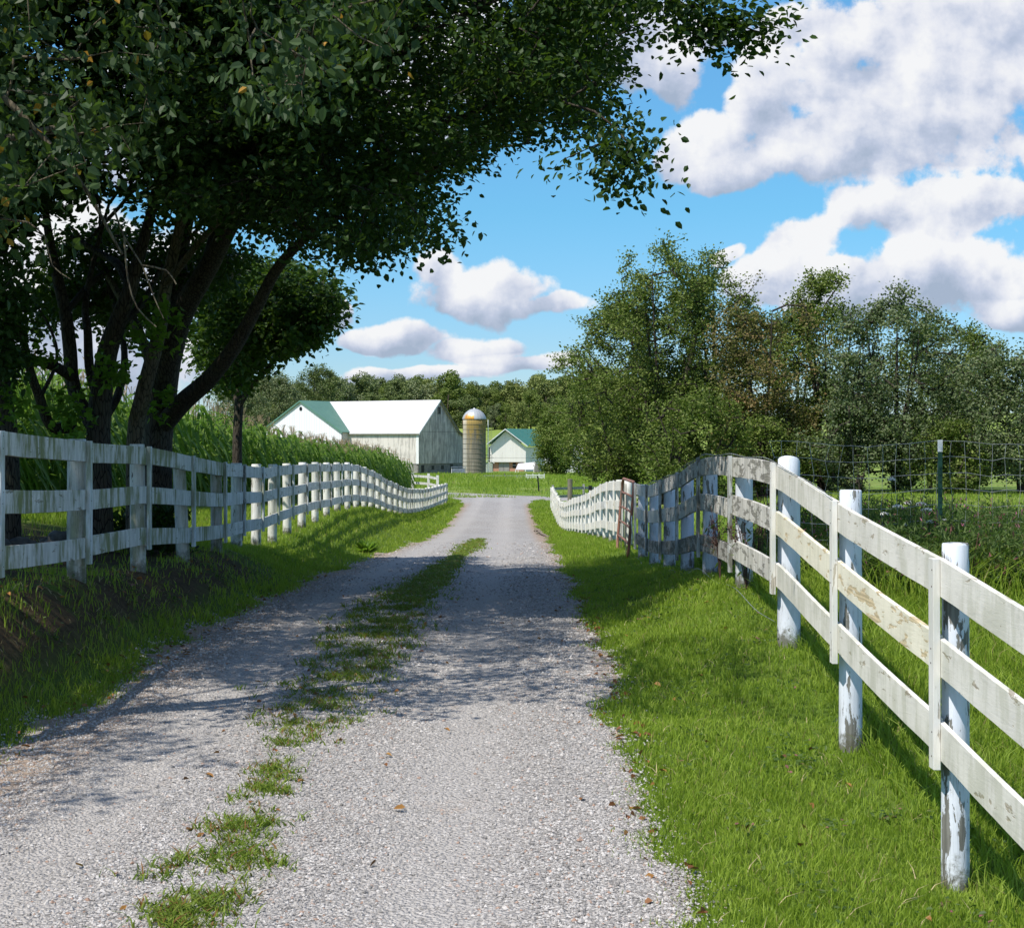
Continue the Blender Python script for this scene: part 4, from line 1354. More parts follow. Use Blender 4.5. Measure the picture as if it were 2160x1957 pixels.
def spray_leaves(tips, dirs, rs, per, length, leafL, leafW, spread=0.5, hang=0.3, kind='hex', flat=0.6):
    """leaves set along short twigs that end the branches"""
    n = len(tips)
    k = per
    t = rs.uniform(0.0, 1.0, (n, k))
    d = unit(dirs)
    base = tips[:, None] + d[:, None] * (t[..., None] - 0.72) * length
    jit = rs.normal(0, 1, (n, k, 3)) * spread * length * np.array([1, 1, 0.6])
    P = (base + jit).reshape(-1, 3)
    D = unit(np.repeat(d, k, 0) * 0.6 + rs.normal(0, 1, (n * k, 3)) * np.array([1, 1, 0.5]) + np.array([0, 0, -hang]))
    Nn = unit(rs.normal(0, 1, (n * k, 3)) * (1 - flat) + np.array([0, 0, 1.0]) * flat)
    s = rs.uniform(0.7, 1.25, n * k)
    return leaf_geo(P, D, Nn, leafL * s, leafW * s, kind)


def resample(pl, step):
    pl = np.asarray(pl, float)
    # catmull-rom through the points
    P = np.vstack([2 * pl[0] - pl[1], pl, 2 * pl[-1] - pl[-2]])
    out = []
    for i in range(1, len(P) - 2):
        p0, p1, p2, p3 = P[i - 1], P[i], P[i + 1], P[i + 2]
        m = max(2, int(np.linalg.norm((p2 - p1)[:3]) / step))
        for j in range(m):
            t = j / m
            out.append(0.5 * ((2 * p1) + (-p0 + p2) * t + (2 * p0 - 5 * p1 + 4 * p2 - p3) * t * t + (-p0 + 3 * p1 - 3 * p2 + p3) * t ** 3))
    out.append(pl[-1])
    return np.array(out)


def limb_mesh(mb, pl, rs, sides=14, step=0.12, rough=0.05):
    q = resample(pl, step)
    pts, r = q[:, :3], q[:, 3]
    T = unit(np.gradient(pts, axis=0))
    ref = np.array([0.9, 0.1, 0.2])
    A = unit(np.cross(T, ref))
    B = np.cross(T, A)
    th = np.linspace(0, 2 * np.pi, sides, endpoint=False)
    ph = rs.uniform(0, 6, 4)
    V = []
    for i in range(len(pts)):
        s = i * step
        rr = r[i] * (1 + rough * (np.sin(2 * th + ph[0] + s * 0.8) + 0.7 * np.sin(3 * th + ph[1] - s * 1.3) + 0.5 * np.sin(5 * th + ph[2] + s * 2.0)))
        V.append(pts[i] + rr[:, None] * (np.cos(th)[:, None] * A[i] + np.sin(th)[:, None] * B[i]))
    V = np.vstack(V)
    i = np.arange(len(pts) - 1)[:, None] * sides
    a = np.arange(sides)[None]
    b = (a + 1) % sides
    mb.add(V, np.stack([i + a, i + b, i + sides + b, i + sides + a], -1).reshape(-1, 4))
    return q


def grow(limb_pts, targets, rs, seg=0.28, wob=0.06, up=0.15):
    """join every target to the nearest existing wood; returns nodes, parent index, tip index"""
    pos = [p[:3] for p in limb_pts]
    par = [-1] * len(pos)
    cap = len(pos) + len(targets) * 14 + 10
    A = np.empty((cap, 3))
    A[:len(pos)] = pos
    n = len(pos)
    base = A[:n]
    d0 = np.array([np.min(np.linalg.norm(base - t, axis=1)) for t in targets])
    order = np.argsort(d0)
    tips = []
    dirs = []
    for o_ in order:
        t = targets[o_]
        dv = A[:n] - t
        dist = np.sqrt((dv * dv).sum(1)) + 0.35 * np.maximum(dv[:, 2], 0)
        j = int(np.argmin(dist))
        a = A[j]
        L = np.linalg.norm(t - a)
        m = int(np.clip(round(L / seg), 1, 12))
        c = (a + t) / 2 + np.array([0, 0, up * L]) + rs.normal(0, wob * L, 3)
        prev = j
        for s in range(1, m + 1):
            f = s / m
            p = (1 - f) ** 2 * a + 2 * f * (1 - f) * c + f * f * t
            if s < m:
                p = p + rs.normal(0, 0.02, 3)
            A[n] = p
            par.append(prev)
            prev = n
            n += 1
        tips.append(prev)
        dirs.append(A[prev] - A[par[prev]] if m > 0 else t - a)
    return A[:n], np.array(par), np.array(tips), np.array(dirs)


def twig_mesh(A, par, nb, rmin, rmax, sides=4, expo=0.46):
    n = len(A)
    w = np.ones(n)
    for i in range(n - 1, nb - 1, -1):
        if par[i] >= 0:
            w[par[i]] += w[i] * (1.0 if i >= nb else 0)
    r = np.clip(rmin * w ** expo, rmin, rmax)
    idx = np.arange(nb, n)
    p0, p1 = A[par[idx]], A[idx]
    r0 = np.where(par[idx] >= nb, r[par[idx]], np.minimum(r[idx] * 1.25, rmax))
    r1 = r[idx]
    T = unit(p1 - p0)
    ref = np.where(np.abs(T[:, 2:3]) < 0.9, np.array([[0, 0, 1.0]]), np.array([[1.0, 0, 0]]))
    S1 = unit(np.cross(T, ref))
    S2 = np.cross(T, S1)
    th = np.linspace(0, 2 * np.pi, sides, endpoint=False)
    ring = np.cos(th)[None, :, None] * S1[:, None] + np.sin(th)[None, :, None] * S2[:, None]
    V = np.concatenate([p0[:, None] + ring * r0[:, None, None], p1[:, None] + ring * r1[:, None, None]], 1)
    m = len(idx)
    a = np.arange(sides)
    b = (a + 1) % sides
    f = np.stack([a, b, b + sides, a + sides], -1)
    Fq = (np.arange(m)[:, None, None] * 2 * sides + f[None]).reshape(-1, 4)
    return V.reshape(-1, 3), Fq


def in_poly(pts, poly):
    poly = np.asarray(poly, float)
    x, y = pts[:, 0], pts[:, 1]
    ins = np.zeros(len(pts), bool)
    j = len(poly) - 1
    for i in range(len(poly)):
        xi, yi, xj, yj = *poly[i], *poly[j]
        c = ((yi > y) != (yj > y)) & (x < (xj - xi) * (y - yi) / (yj - yi + 1e-9) + xi)
        ins ^= c
        j = i
    return ins


def crown_targets(poly, d0, d1, n, rs, er=30, holes=0.0):
    """points filling a crown whose outline, seen from the drive, is poly"""
    poly = np.asarray(poly, float)
    lo, hi = poly.min(0), poly.max(0)
    out = []
    tries = 0
    while len(out) < n and tries < 60:
        tries += 1
        c = rs.uniform(lo, hi, (n * 2, 2))
        c = c[in_poly(c, poly)]
        for e in ((er, 0), (-er, 0), (0, er), (er * 0.7, er * 0.7), (-er * 0.7, er * 0.7)):
            c = c[in_poly(c + np.array(e), poly)]
        for (x, y) in c:
            d = rs.uniform(d0, d1)
            p = px(x, y, d)
            if holes and mnoise.noise(Vector(p * 0.9)) > 0.38 - holes:
                continue
            out.append(p)
            if len(out) >= n:
                break
    return np.array(out)


def foliage_tree(name, label, cat, limbs, polys, mat_l, mat_b, seed, per=34, length=0.5, leafL=0.10, leafW=0.07, group=None, kind='hex',
                 rmin=0.004, rmax=0.05, hang=0.35, holes=0.0, extra=None, spread=0.30, flat=0.6, hm=1.2):
    """limbs: lists of (x, y, z, r); the first starts at the ground"""
    rs = np.random.RandomState(seed)
    b0 = limbs[0][0]
    root = thing(name, (b0[0], b0[1], b0[2]), label, cat, group)
    tb = MB()
    nodes = []
    for l in limbs:
        q = limb_mesh(tb, l, rs, sides=16 if l[0][3] > 0.08 else 9, rough=0.06)
        nodes.append(q[::2])
    L = np.vstack(nodes)
    L = L[L[:, 2] > b0[2] + hm]
    T = [crown_targets(*p, rs, holes=holes) for p in polys]
    if extra is not None:
        T.append(np.asarray(extra))
    T = np.vstack(T)
    A, par, tips, dirs = grow(L, T, rs)
    V, q = twig_mesh(A, par, len(L), rmin, rmax)
    tb.add(V, q)
    tb.build('trunk', mat_b, root, smooth=True)
    Vl, Fl = spray_leaves(A[tips], dirs, rs, per, length, leafL, leafW, hang=hang, kind=kind, spread=spread, flat=flat)
    obj('crown', Vl, Fl, mat_l, root)
    return root


def lp(*pts):
    """limb from photo measurements: (px, py, distance, width in px)"""
    return [(*px(a, b, d), w * d / F / 2) for a, b, d, w in pts]


GRP = 'big trees behind the left fence'
gA = float(zg(px(335, 1150, 20.5)[0], 20.5))
A_limbs = [
    [(*px(330, 1000, 20.5)[:2], gA - 0.2, 0.26)] + lp((332, 1060, 20.5, 66), (334, 930, 20.4, 62), (342, 850, 20.3, 60), (356, 760, 20.1, 56), (385, 660, 19.8, 50), (440, 560, 19.3, 42), (500, 450, 18.7, 34), (600, 330, 18.0, 26), (720, 220, 17.2, 18), (860, 120, 16.5, 10)),
    lp((348, 890, 20.3, 44), (385, 848, 19.9, 42), (440, 800, 19.4, 38), (492, 735, 18.9, 32), (540, 650, 18.4, 26), (590, 560, 17.9, 22), (680, 470, 17.2, 16), (800, 400, 16.6, 11), (930, 350, 16, 7)),
    lp((360, 740, 20.1, 40), (372, 620, 20.6, 36), (392, 480, 21.0, 30), (430, 330, 21.2, 24), (480, 160, 21.3, 18), (520, 0, 21.3, 12), (540, -160, 21.3, 7)),
    lp((440, 560, 19.3, 32), (470, 430, 19.6, 28), (480, 300, 19.8, 22), (560, 150, 20.0, 16), (680, 20, 20.0, 10), (800, -100, 20.0, 6)),
    lp((600, 330, 18.0, 20), (760, 300, 17.2, 15), (930, 260, 16.6, 11), (1090, 200, 16.0, 7), (1220, 130, 15.4, 4)),
    lp((720, 220, 17.2, 14), (880, 90, 16.4, 10), (1050, 0, 15.6, 7), (1250, -40, 14.8, 5), (1420, -20, 14.2, 3)),
    lp((500, 450, 18.7, 22), (620, 420, 19.6, 16), (780, 400, 20.2, 11), (960, 330, 20.6, 7), (1130, 300, 20.8, 4)),
]
A_poly = [(260, -420), (1500, -420), (1500, -60), (1420, 0), (1375, 55), (1355, 120), (1325, 150), (1318, 230), (1345, 270), (1325, 315), (1290, 350), (1262, 305), (1220, 290), (1160, 320), (1095, 325), (1030, 375), (975, 385),
          (955, 440), (945, 495), (915, 545), (850, 545), (790, 575), (720, 555), (640, 575), (585, 530), (500, 490), (400, 470), (320, 440), (250, 300)]
rsx = np.random.RandomState(77)


def unseen_shade_clumps(x0, x1, y0, y1, z0, z1, n, r):  # crown clumps kept out of view, added to shade the drive and boughs
    P_ = r.uniform((x0, y0, z0), (x1, y1, z1), (n * 4, 3))
    c, h = np.array([(x0 + x1) / 2, (y0 + y1) / 2, (z0 + z1) / 2]), np.array([(x1 - x0) / 2, (y1 - y0) / 2, (z1 - z0) / 2])
    P_ = P_[(((P_ - c) / h) ** 2).sum(1) < 1.15]
    sc_y = HORY - F * (P_[:, 2] - EYE) / P_[:, 1]
    sc_x = 1080 + F * P_[:, 0] / P_[:, 1]
    P_ = P_[(sc_y < -60) | (sc_x < -60)]
    return P_[:n]


ex = [px(a + rsx.uniform(-14, 14), b + rsx.uniform(-14, 14), 14.5) for a, b in
      ((1498, 30), (1490, 60), (1500, 90), (1480, 15), (1520, 62), (1475, 55), (1590, 20), (1600, 45), (1612, 60), (1580, 50), (1595, 75), (1622, 75), (1560, 40), (1540, 62), (1440, 20), (1400, 40), (1430, -10),
       (1330, 340), (1342, 360), (1318, 372), (1330, 395), (1300, 352), (1285, 372), (1335, 310), (900, 525), (910, 500), (1190, 325))]
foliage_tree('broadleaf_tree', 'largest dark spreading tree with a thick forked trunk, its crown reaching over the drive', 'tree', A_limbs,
             [(A_poly, 14.5, 23.5, 1650)], M_LEAF, M_BARK, 11, per=80, leafL=0.073, leafW=0.052, group=GRP, extra=np.vstack([np.array(ex), unseen_shade_clumps(-11.5, -2.7, 8.5, 21, 5.6, 10.0, 1500, rsx)]), length=0.55, holes=0.07)

g2 = float(zg(px(285, 1000, 19.6)[0], 19.6))
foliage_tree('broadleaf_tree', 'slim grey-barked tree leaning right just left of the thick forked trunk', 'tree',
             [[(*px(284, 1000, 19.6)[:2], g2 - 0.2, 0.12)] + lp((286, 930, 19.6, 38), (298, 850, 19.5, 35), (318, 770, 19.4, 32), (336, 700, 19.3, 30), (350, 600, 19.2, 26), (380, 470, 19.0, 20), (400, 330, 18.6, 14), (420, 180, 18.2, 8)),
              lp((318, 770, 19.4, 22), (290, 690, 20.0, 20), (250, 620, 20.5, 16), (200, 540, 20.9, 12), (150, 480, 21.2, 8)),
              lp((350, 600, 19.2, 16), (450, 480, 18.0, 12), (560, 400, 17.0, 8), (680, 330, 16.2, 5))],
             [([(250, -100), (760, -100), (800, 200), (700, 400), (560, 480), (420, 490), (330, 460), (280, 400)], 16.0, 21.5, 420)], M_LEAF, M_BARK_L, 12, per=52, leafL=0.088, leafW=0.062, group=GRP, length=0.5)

g3 = float(zg(px(205, 1000, 19.0)[0], 19.0))
foliage_tree('broadleaf_tree', 'brownish many-stemmed tree behind the second fence post from the photo edge', 'tree',
             [[(*px(204, 1000, 19.0)[:2], g3 - 0.2, 0.20)] + lp((206, 960, 19, 52), (208, 880, 19, 48), (214, 820, 19, 46), (226, 745, 18.9, 42), (248, 680, 18.8, 38), (275, 610, 18.7, 32), (300, 520, 18.8, 26), (330, 400, 19, 20), (350, 250, 19, 14), (360, 80, 19, 8)),
              lp((200, 900, 19, 34), (168, 850, 19.2, 30), (152, 800, 19.3, 30), (148, 740, 19.4, 30), (138, 660, 19.5, 28), (120, 580, 19.6, 24), (100, 480, 19.8, 18), (90, 350, 20, 12), (100, 200, 20, 7)),
              lp((200, 820, 19.1, 20), (188, 770, 19.4, 19), (185, 700, 19.6, 17), (180, 640, 19.9, 14), (200, 540, 20.2, 10), (230, 430, 20.4, 6)),
              lp((150, 900, 19.2, 26), (108, 900, 18.8, 24), (84, 840, 18.6, 22), (66, 790, 18.4, 20), (50, 720, 18.2, 18), (30, 640, 18.0, 14), (10, 540, 17.8, 10)),
              lp((158, 800, 19.3, 24), (120, 775, 19.0, 22), (70, 758, 18.6, 20), (20, 735, 18.2, 18), (-60, 700, 17.8, 12)),
              lp((210, 900, 19, 22), (250, 830, 19.8, 18), (262, 740, 20.3, 15), (240, 640, 20.8, 12), (215, 540, 21.2, 9), (210, 430, 21.5, 5)),
              lp((240, 700, 18.8, 16), (300, 640, 19.6, 14), (345, 560, 20.2, 11), (420, 480, 20.6, 8), (470, 400, 20.9, 5)),
              lp((84, 840, 18.6, 10), (120, 760, 18.9, 8), (105, 690, 19.2, 6), (60, 620, 19.4, 4)),
              lp((275, 610, 18.7, 20), (250, 560, 19.4, 18), (220, 540, 20.0, 14), (150, 500, 20.5, 9)),
              lp((138, 660, 19.5, 16), (190, 600, 20.2, 14), (240, 560, 20.8, 10), (300, 500, 21.2, 6))],
             [([(-200, -350), (440, -350), (470, 200), (400, 420), (330, 480), (260, 440), (160, 430), (70, 490), (-20, 560), (-200, 580)], 16.5, 22.5, 950),
              ([(20, 640), (70, 480), (330, 480), (560, 540), (520, 620), (400, 680), (290, 760), (230, 740), (180, 690), (100, 740), (40, 740)], 20.5, 24.0, 190)],
             M_LEAF, M_BARK, 13, per=52, leafL=0.088, leafW=0.062, group=GRP, length=0.5, holes=0.05)

g4 = float(zg(px(0, 1000, 17.5)[0], 17.5))
foliage_tree('broadleaf_tree', 'tree cut off by the left edge of the photo, its curved stem behind the fence', 'tree',
             [[(*px(22, 1000, 17.5)[:2], g4 - 0.2, 0.12)] + lp((20, 940, 17.5, 36), (14, 870, 17.5, 34), (2, 790, 17.4, 32), (-15, 700, 17.3, 28), (-30, 600, 17.2, 24), (-20, 480, 17.0, 18), (10, 350, 16.8, 12)),
              lp((2, 790, 17.4, 22), (-60, 700, 17.0, 18), (-140, 600, 16.5, 12))],
             [([(-300, 100), (90, 150), (140, 400), (90, 560), (30, 640), (-30, 720), (-300, 760)], 15.0, 19.0, 380), ([(-60, 620), (70, 600), (60, 700), (20, 840), (-60, 860)], 16.5, 18.2, 50)],
             M_LEAF, M_BARK, 14, per=46, leafL=0.088, leafW=0.062, group=GRP, length=0.45)

gE = float(zg(px(503, 1000, 27)[0], 27))
E_poly = [(392, 600), (470, 560), (560, 545), (640, 560), (700, 575), (740, 600), (748, 650), (735, 690), (700, 712), (690, 745), (640, 760), (610, 765), (580, 790), (545, 800), (520, 850), (470, 850), (430, 820), (395, 770), (380, 690)]
foliage_tree('broadleaf_tree', 'small low-crowned tree on a thin straight trunk right of the big trees', 'tree',
             [[(*px(500, 1000, 27)[:2], gE - 0.2, 0.10)] + lp((500, 1000, 27, 21), (500, 930, 27, 20), (503, 870, 27, 20), (505, 820, 27, 19), (503, 760, 27, 16), (510, 690, 27, 12), (520, 620, 27, 8)),
              lp((503, 860, 27, 14), (530, 815, 26.8, 11), (570, 770, 26.5, 8), (620, 725, 26.2, 6), (680, 690, 26, 4)),
              lp((503, 850, 27, 12), (470, 800, 27.2, 10), (440, 750, 27.5, 7), (415, 690, 27.8, 4)),
              lp((503, 760, 27, 10), (560, 700, 27, 8), (630, 640, 26.8, 5)),
              lp((505, 820, 27, 9), (485, 740, 28, 7), (470, 660, 28.5, 5))],
             [(E_poly, 24.8, 29.5, 480)], M_LEAF_E, M_BARK, 15, per=40, group=GRP, length=0.5, leafL=0.105, leafW=0.075, holes=0.03)

# the nearest tree: its trunk stands left of the frame, its leafy boughs hang into view
gF = float(zg(-4.6, 8.5))
F_poly = [(-250, -250), (1020, -250), (960, -40), (880, 60), (820, 130), (760, 110), (700, 200), (640, 330), (560, 260), (500, 230), (430, 180), (360, 240), (330, 380), (250, 360), (240, 470), (200, 500),
          (160, 440), (110, 470), (70, 560), (20, 600), (-100, 650), (-250, 600)]
F_limbs = [[(-4.7, 8.6, gF - 0.2, 0.17), (-4.65, 8.7, gF + 1.4, 0.15), (-4.5, 8.9, 2.6, 0.13), (-4.2, 9.2, 3.5, 0.10), (-3.7, 9.6, 4.2, 0.07), (-3.0, 10.0, 4.7, 0.03), (-2.4, 10.2, 4.9, 0.014)],
           [(-4.5, 8.9, 2.6, 0.08), (-3.9, 9.3, 3.2, 0.05), (-3.3, 9.6, 3.5, 0.035), (-2.7, 9.8, 3.7, 0.014)],
           [(-3.7, 9.6, 4.2, 0.04), (-3.1, 9.6, 3.9, 0.025), (-2.6, 9.6, 3.4, 0.015), (-2.3, 9.6, 2.9, 0.008)]]
for tw in (((240, 440), (262, 500), (300, 560), (322, 620), (345, 672)), ((262, 500), (270, 590), (290, 650), (330, 690)), ((300, 560), (350, 570), (372, 600)), ((60, 470), (95, 500), (110, 560), (150, 590)),
           ((540, 60), (620, 110), (700, 160)), ((700, 30), (760, 80), (830, 110))):
    F_limbs.append([(*px(a, b, 9.6), 0.006 - 0.0008 * i) for i, (a, b) in enumerate(tw)])
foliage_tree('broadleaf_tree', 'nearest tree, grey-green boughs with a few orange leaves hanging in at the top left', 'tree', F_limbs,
             [(F_poly, 8.8, 11.5, 240)], M_LEAF_N, M_BARK_L, 16, per=26, group=GRP, length=0.42, leafL=0.078, leafW=0.052, hang=1.1, extra=np.vstack([unseen_shade_clumps(-12.5, -5.4, 3.5, 15.5, 3.6, 8.5, 850, rsx), unseen_shade_clumps(-8.4, -4.5, 4.0, 14.0, 4.3, 7.4, 380, rsx)]),
             rmin=0.0022, rmax=0.02, spread=0.30, flat=0.35, hm=0.9)

# young sprouts on the trunks
rs = np.random.RandomState(21)
sp = []
for (x, y, d, k, s) in ((330, 700, 18.6, 16, 24), (345, 665, 18.6, 10, 16), (225, 780, 18.5, 10, 16), (350, 850, 19.9, 10, 20), (90, 760, 18.2, 8, 14), (150, 860, 18.6, 12, 26), (135, 890, 18.6, 12, 22), (10, 850, 17.2, 10, 22), (245, 800, 18.5, 6, 12)):
    for _ in range(k):
        sp.append(px(x + rs.normal(0, s), y + rs.normal(0, s), d + rs.normal(0, 0.12)))
sp = np.array(sp)
V, Fc = spray_leaves(sp, rs.normal(0, 1, sp.shape), rs, 7, 0.16, 0.10, 0.08, kind='maple')
obj('leaf_sprouts', V, Fc, M_LEAF_S, label='bright green young leaves sprouting along the trunks of the big trees', kind='stuff')


# ------------------------------------------------------------------ tree row beyond the right fence
def row_tree(name, label, cx, d, top, base_z, wid, mat, seed, n=620, stems=3, vase=0.35, low=0.18, per=30, leaf=0.135, holes=0.14, length=0.7, left=1.0, deep=1.0, group='tree row behind the right fence', hm=0.8):
    """cx: photo px of the trunk, top: photo px of the crown top, wid: crown width in px"""
    rs = np.random.RandomState(seed)
    b = px(cx, 0, d)
    b[2] = base_z
    H = (EYE + (HORY - top) * d / F) - base_z
    Wm = wid * d / F / 2
    limbs = []
    for k in range(stems):
        a = k * 2.4 + seed
        r0 = 0.15 if k == 0 else 0.09
        dx, dy = math.cos(a) * Wm * vase, math.sin(a) * Wm * vase * 0.7
        o = rs.normal(0, 0.12, 2)
        zz = base_z - 0.2
        limbs.append([(b[0] + o[0], b[1] + o[1], zz, r0 * H / 8), (b[0] + o[0] + dx * 0.15, b[1] + o[1] + dy * 0.15, base_z + H * 0.18, r0 * 0.85 * H / 8),
                      (b[0] + dx * 0.5, b[1] + dy * 0.5, base_z + H * 0.42, r0 * 0.6 * H / 8), (b[0] + dx * 0.9, b[1] + dy * 0.9, base_z + H * 0.68, r0 * 0.35 * H / 8), (b[0] + dx * 1.1, b[1] + dy * 1.1, base_z + H * 0.88, r0 * 0.14 * H / 8)])
    n = int(n * 0.92)
    T = []
    phs = rs.uniform(0, 6.28, 6)
    tries = 0
    while len(T) < n and tries < 40000:
        tries += 1
        h = rs.uniform(low, 1)
        a = rs.uniform(0, 2 * np.pi)
        # outline: widest at mid height, with lobes
        wv = max(0.02, math.sin(math.pi * min(1, (h - low * 0.6) / (1 - low * 0.6)) ** 1.15)) ** 0.48
        lob = 1 + 0.16 * math.sin(3 * a + phs[0] + 5 * h) + 0.14 * math.sin(2 * a + phs[1] - 9 * h) + 0.12 * math.sin(13 * h + phs[2])
        r = Wm * wv * lob * math.sqrt(rs.uniform(0.05, 1))
        x = math.cos(a) * r
        if x < 0:
            x *= left
        p = np.array([b[0] + x, b[1] + math.sin(a) * r * 0.8 * deep, base_z + h * H * (1 + 0.05 * math.sin(4 * a + phs[3]))])
        if mnoise.noise(Vector(p * 0.62) + Vector((seed, 0, 0))) > 0.30 - holes * 1.7:
            continue
        T.append(p)
    root = thing(name, (b[0], b[1], base_z), label, 'tree', group)
    tb = MB()
    nodes = []
    for l in limbs:
        nodes.append(limb_mesh(tb, l, rs, sides=8, step=0.5)[::1])
    L = np.vstack(nodes)
    L = L[L[:, 2] > base_z + hm]
    A, par, tips, dirs = grow(L, np.array(T), rs, seg=0.7, up=0.05)
    V, q = twig_mesh(A, par, len(L), 0.012, 0.09, sides=3)
    tb.add(V, q)
    tb.build('trunk', M_BARK, root, smooth=True)
    dirs = unit(dirs) + np.array([0, 0, 0.5])
    Vl, Fl = spray_leaves(A[tips], dirs, rs, int(per * 1.35), length, leaf * 0.86, leaf * 0.62, hang=0.0, kind='quad', spread=0.26, flat=0.35)
    obj('crown', Vl, Fl, mat, root)
    return root


GZ = lambda x, d: float(zg(px(x, 0, d)[0], d))
row_tree('broadleaf_tree', 'tallest tree of the row, dark green with a jagged crown against blue sky', 1400, 66, 522, GZ(1400, 66), 330, M_LEAF_R, 31, n=900, stems=5, vase=0.5, low=0.10)
row_tree('broadleaf_tree', 'low spreading tree at the left end of the row, boughs reaching to the grass', 1300, 70, 655, GZ(1300, 70), 250, M_LEAF_R, 32, n=760, stems=3, low=0.02, vase=0.45, left=1.08, holes=0.08)
row_tree('broadleaf_tree', 'tree crowding behind the tallest one on its right shoulder', 1510, 69, 548, GZ(1510, 69), 273, M_LEAF_R, 33, n=620, stems=3, low=0.12)
row_tree('broadleaf_tree', 'rusty brown and olive tree, thin crowned, fourth along the row', 1610, 63, 606, GZ(1610, 63), 262, M_LEAF_R3, 34, n=480, stems=3, holes=0.20, low=0.06)
row_tree('broadleaf_tree', 'bright olive green tree with a flat ragged top, mid row', 1745, 65, 592, GZ(1745, 65), 296, M_LEAF_R, 35, n=700, stems=4, holes=0.15, low=0.05)
row_tree('broadleaf_tree', 'grey-green willow-like tree just left of the steel post', 1890, 62, 626, GZ(1890, 62), 330, M_LEAF_R2, 36, n=700, stems=4, holes=0.17, low=0.04)
row_tree('broadleaf_tree', 'shorter dark tree right of the steel post', 2030, 66, 705, GZ(2030, 66), 273, M_LEAF_R, 37, n=560, stems=3, holes=0.12, low=0.04)
row_tree('broadleaf_tree', 'dark tree cut off by the right edge of the photo', 2150, 60, 692, GZ(2150, 60), 262, M_LEAF_R2, 38, n=520, stems=3, holes=0.1, low=0.08)
row_tree('broadleaf_tree', 'slim young tree filling the low gap between the brown and the olive trees', 1680, 72, 650, GZ(1680, 72), 190, M_LEAF_R2, 39, n=300, stems=2, low=0.1)
row_tree('broadleaf_tree', 'small tree in the dip between grey-green and short dark trees', 1965, 72, 690, GZ(1965, 72), 200, M_LEAF_R, 40, n=300, stems=2, low=0.1)
row_tree('bush', 'bushy undergrowth at the foot of the tallest tree', 1470, 60, 830, GZ(1470, 60), 260, M_LEAF_R, 41, n=330, stems=2, low=0.0, vase=0.6, holes=0.1, hm=0.3)
row_tree('bush', 'dark bush among the trunks behind the second near post', 1810, 61, 850, GZ(1810, 61), 220, M_LEAF_R2, 42, n=240, stems=2, low=0.0, vase=0.6, holes=0.15, hm=0.3)
row_tree('bush', 'low dark bush under the rusty brown tree', 1625, 62, 880, GZ(1625, 62), 230, M_LEAF_R, 61, n=230, stems=2, low=0.0, vase=0.6, holes=0.12, hm=0.3)
row_tree('bush', 'dark bush behind the mesh just right of the steel post', 2010, 60, 890, GZ(2010, 60), 170, M_LEAF_R, 62, n=170, stems=2, low=0.0, vase=0.6, holes=0.12, hm=0.3)
row_tree('broadleaf_tree', 'round dark tree shading the end of the teal roof', 1172, 240, 868, GZ(1172, 240), 95, M_LEAF_R, 43, n=420, stems=3, low=0.03, holes=0.0, per=40, leaf=0.34, length=1.5, group='trees by the barns')
row_tree('broadleaf_tree', 'leafy tree between the round dark tree and the row, over the farmhouse', 1255, 170, 800, GZ(1255, 170), 190, M_LEAF_R, 44, n=420, stems=3, low=0.10, holes=0.03, per=36, leaf=0.26, length=1.2, group='trees by the barns')
row_tree('broadleaf_tree', 'pale bushy rounded tree left of the barn wing', 578, 330, 790, -1.0, 150, M_LEAF_W3, 45, n=480, stems=3, low=0.0, holes=0.0, per=42, leaf=0.38, length=1.7, group='trees by the barns')
row_tree('broadleaf_tree', 'darker tree standing behind the peak of the barn wing', 672, 345, 776, -1.0, 130, M_LEAF_W1, 46, n=480, stems=3, low=0.0, holes=0.0, per=42, leaf=0.38, length=1.7, group='trees by the barns')
row_tree('broadleaf_tree', 'pale tree half hidden by the small low-crowned tree', 500, 320, 800, 0.0, 120, M_LEAF_W3, 47, n=380, stems=3, low=0.0, holes=0.0, per=36, leaf=0.4, length=1.7, group='trees by the barns')


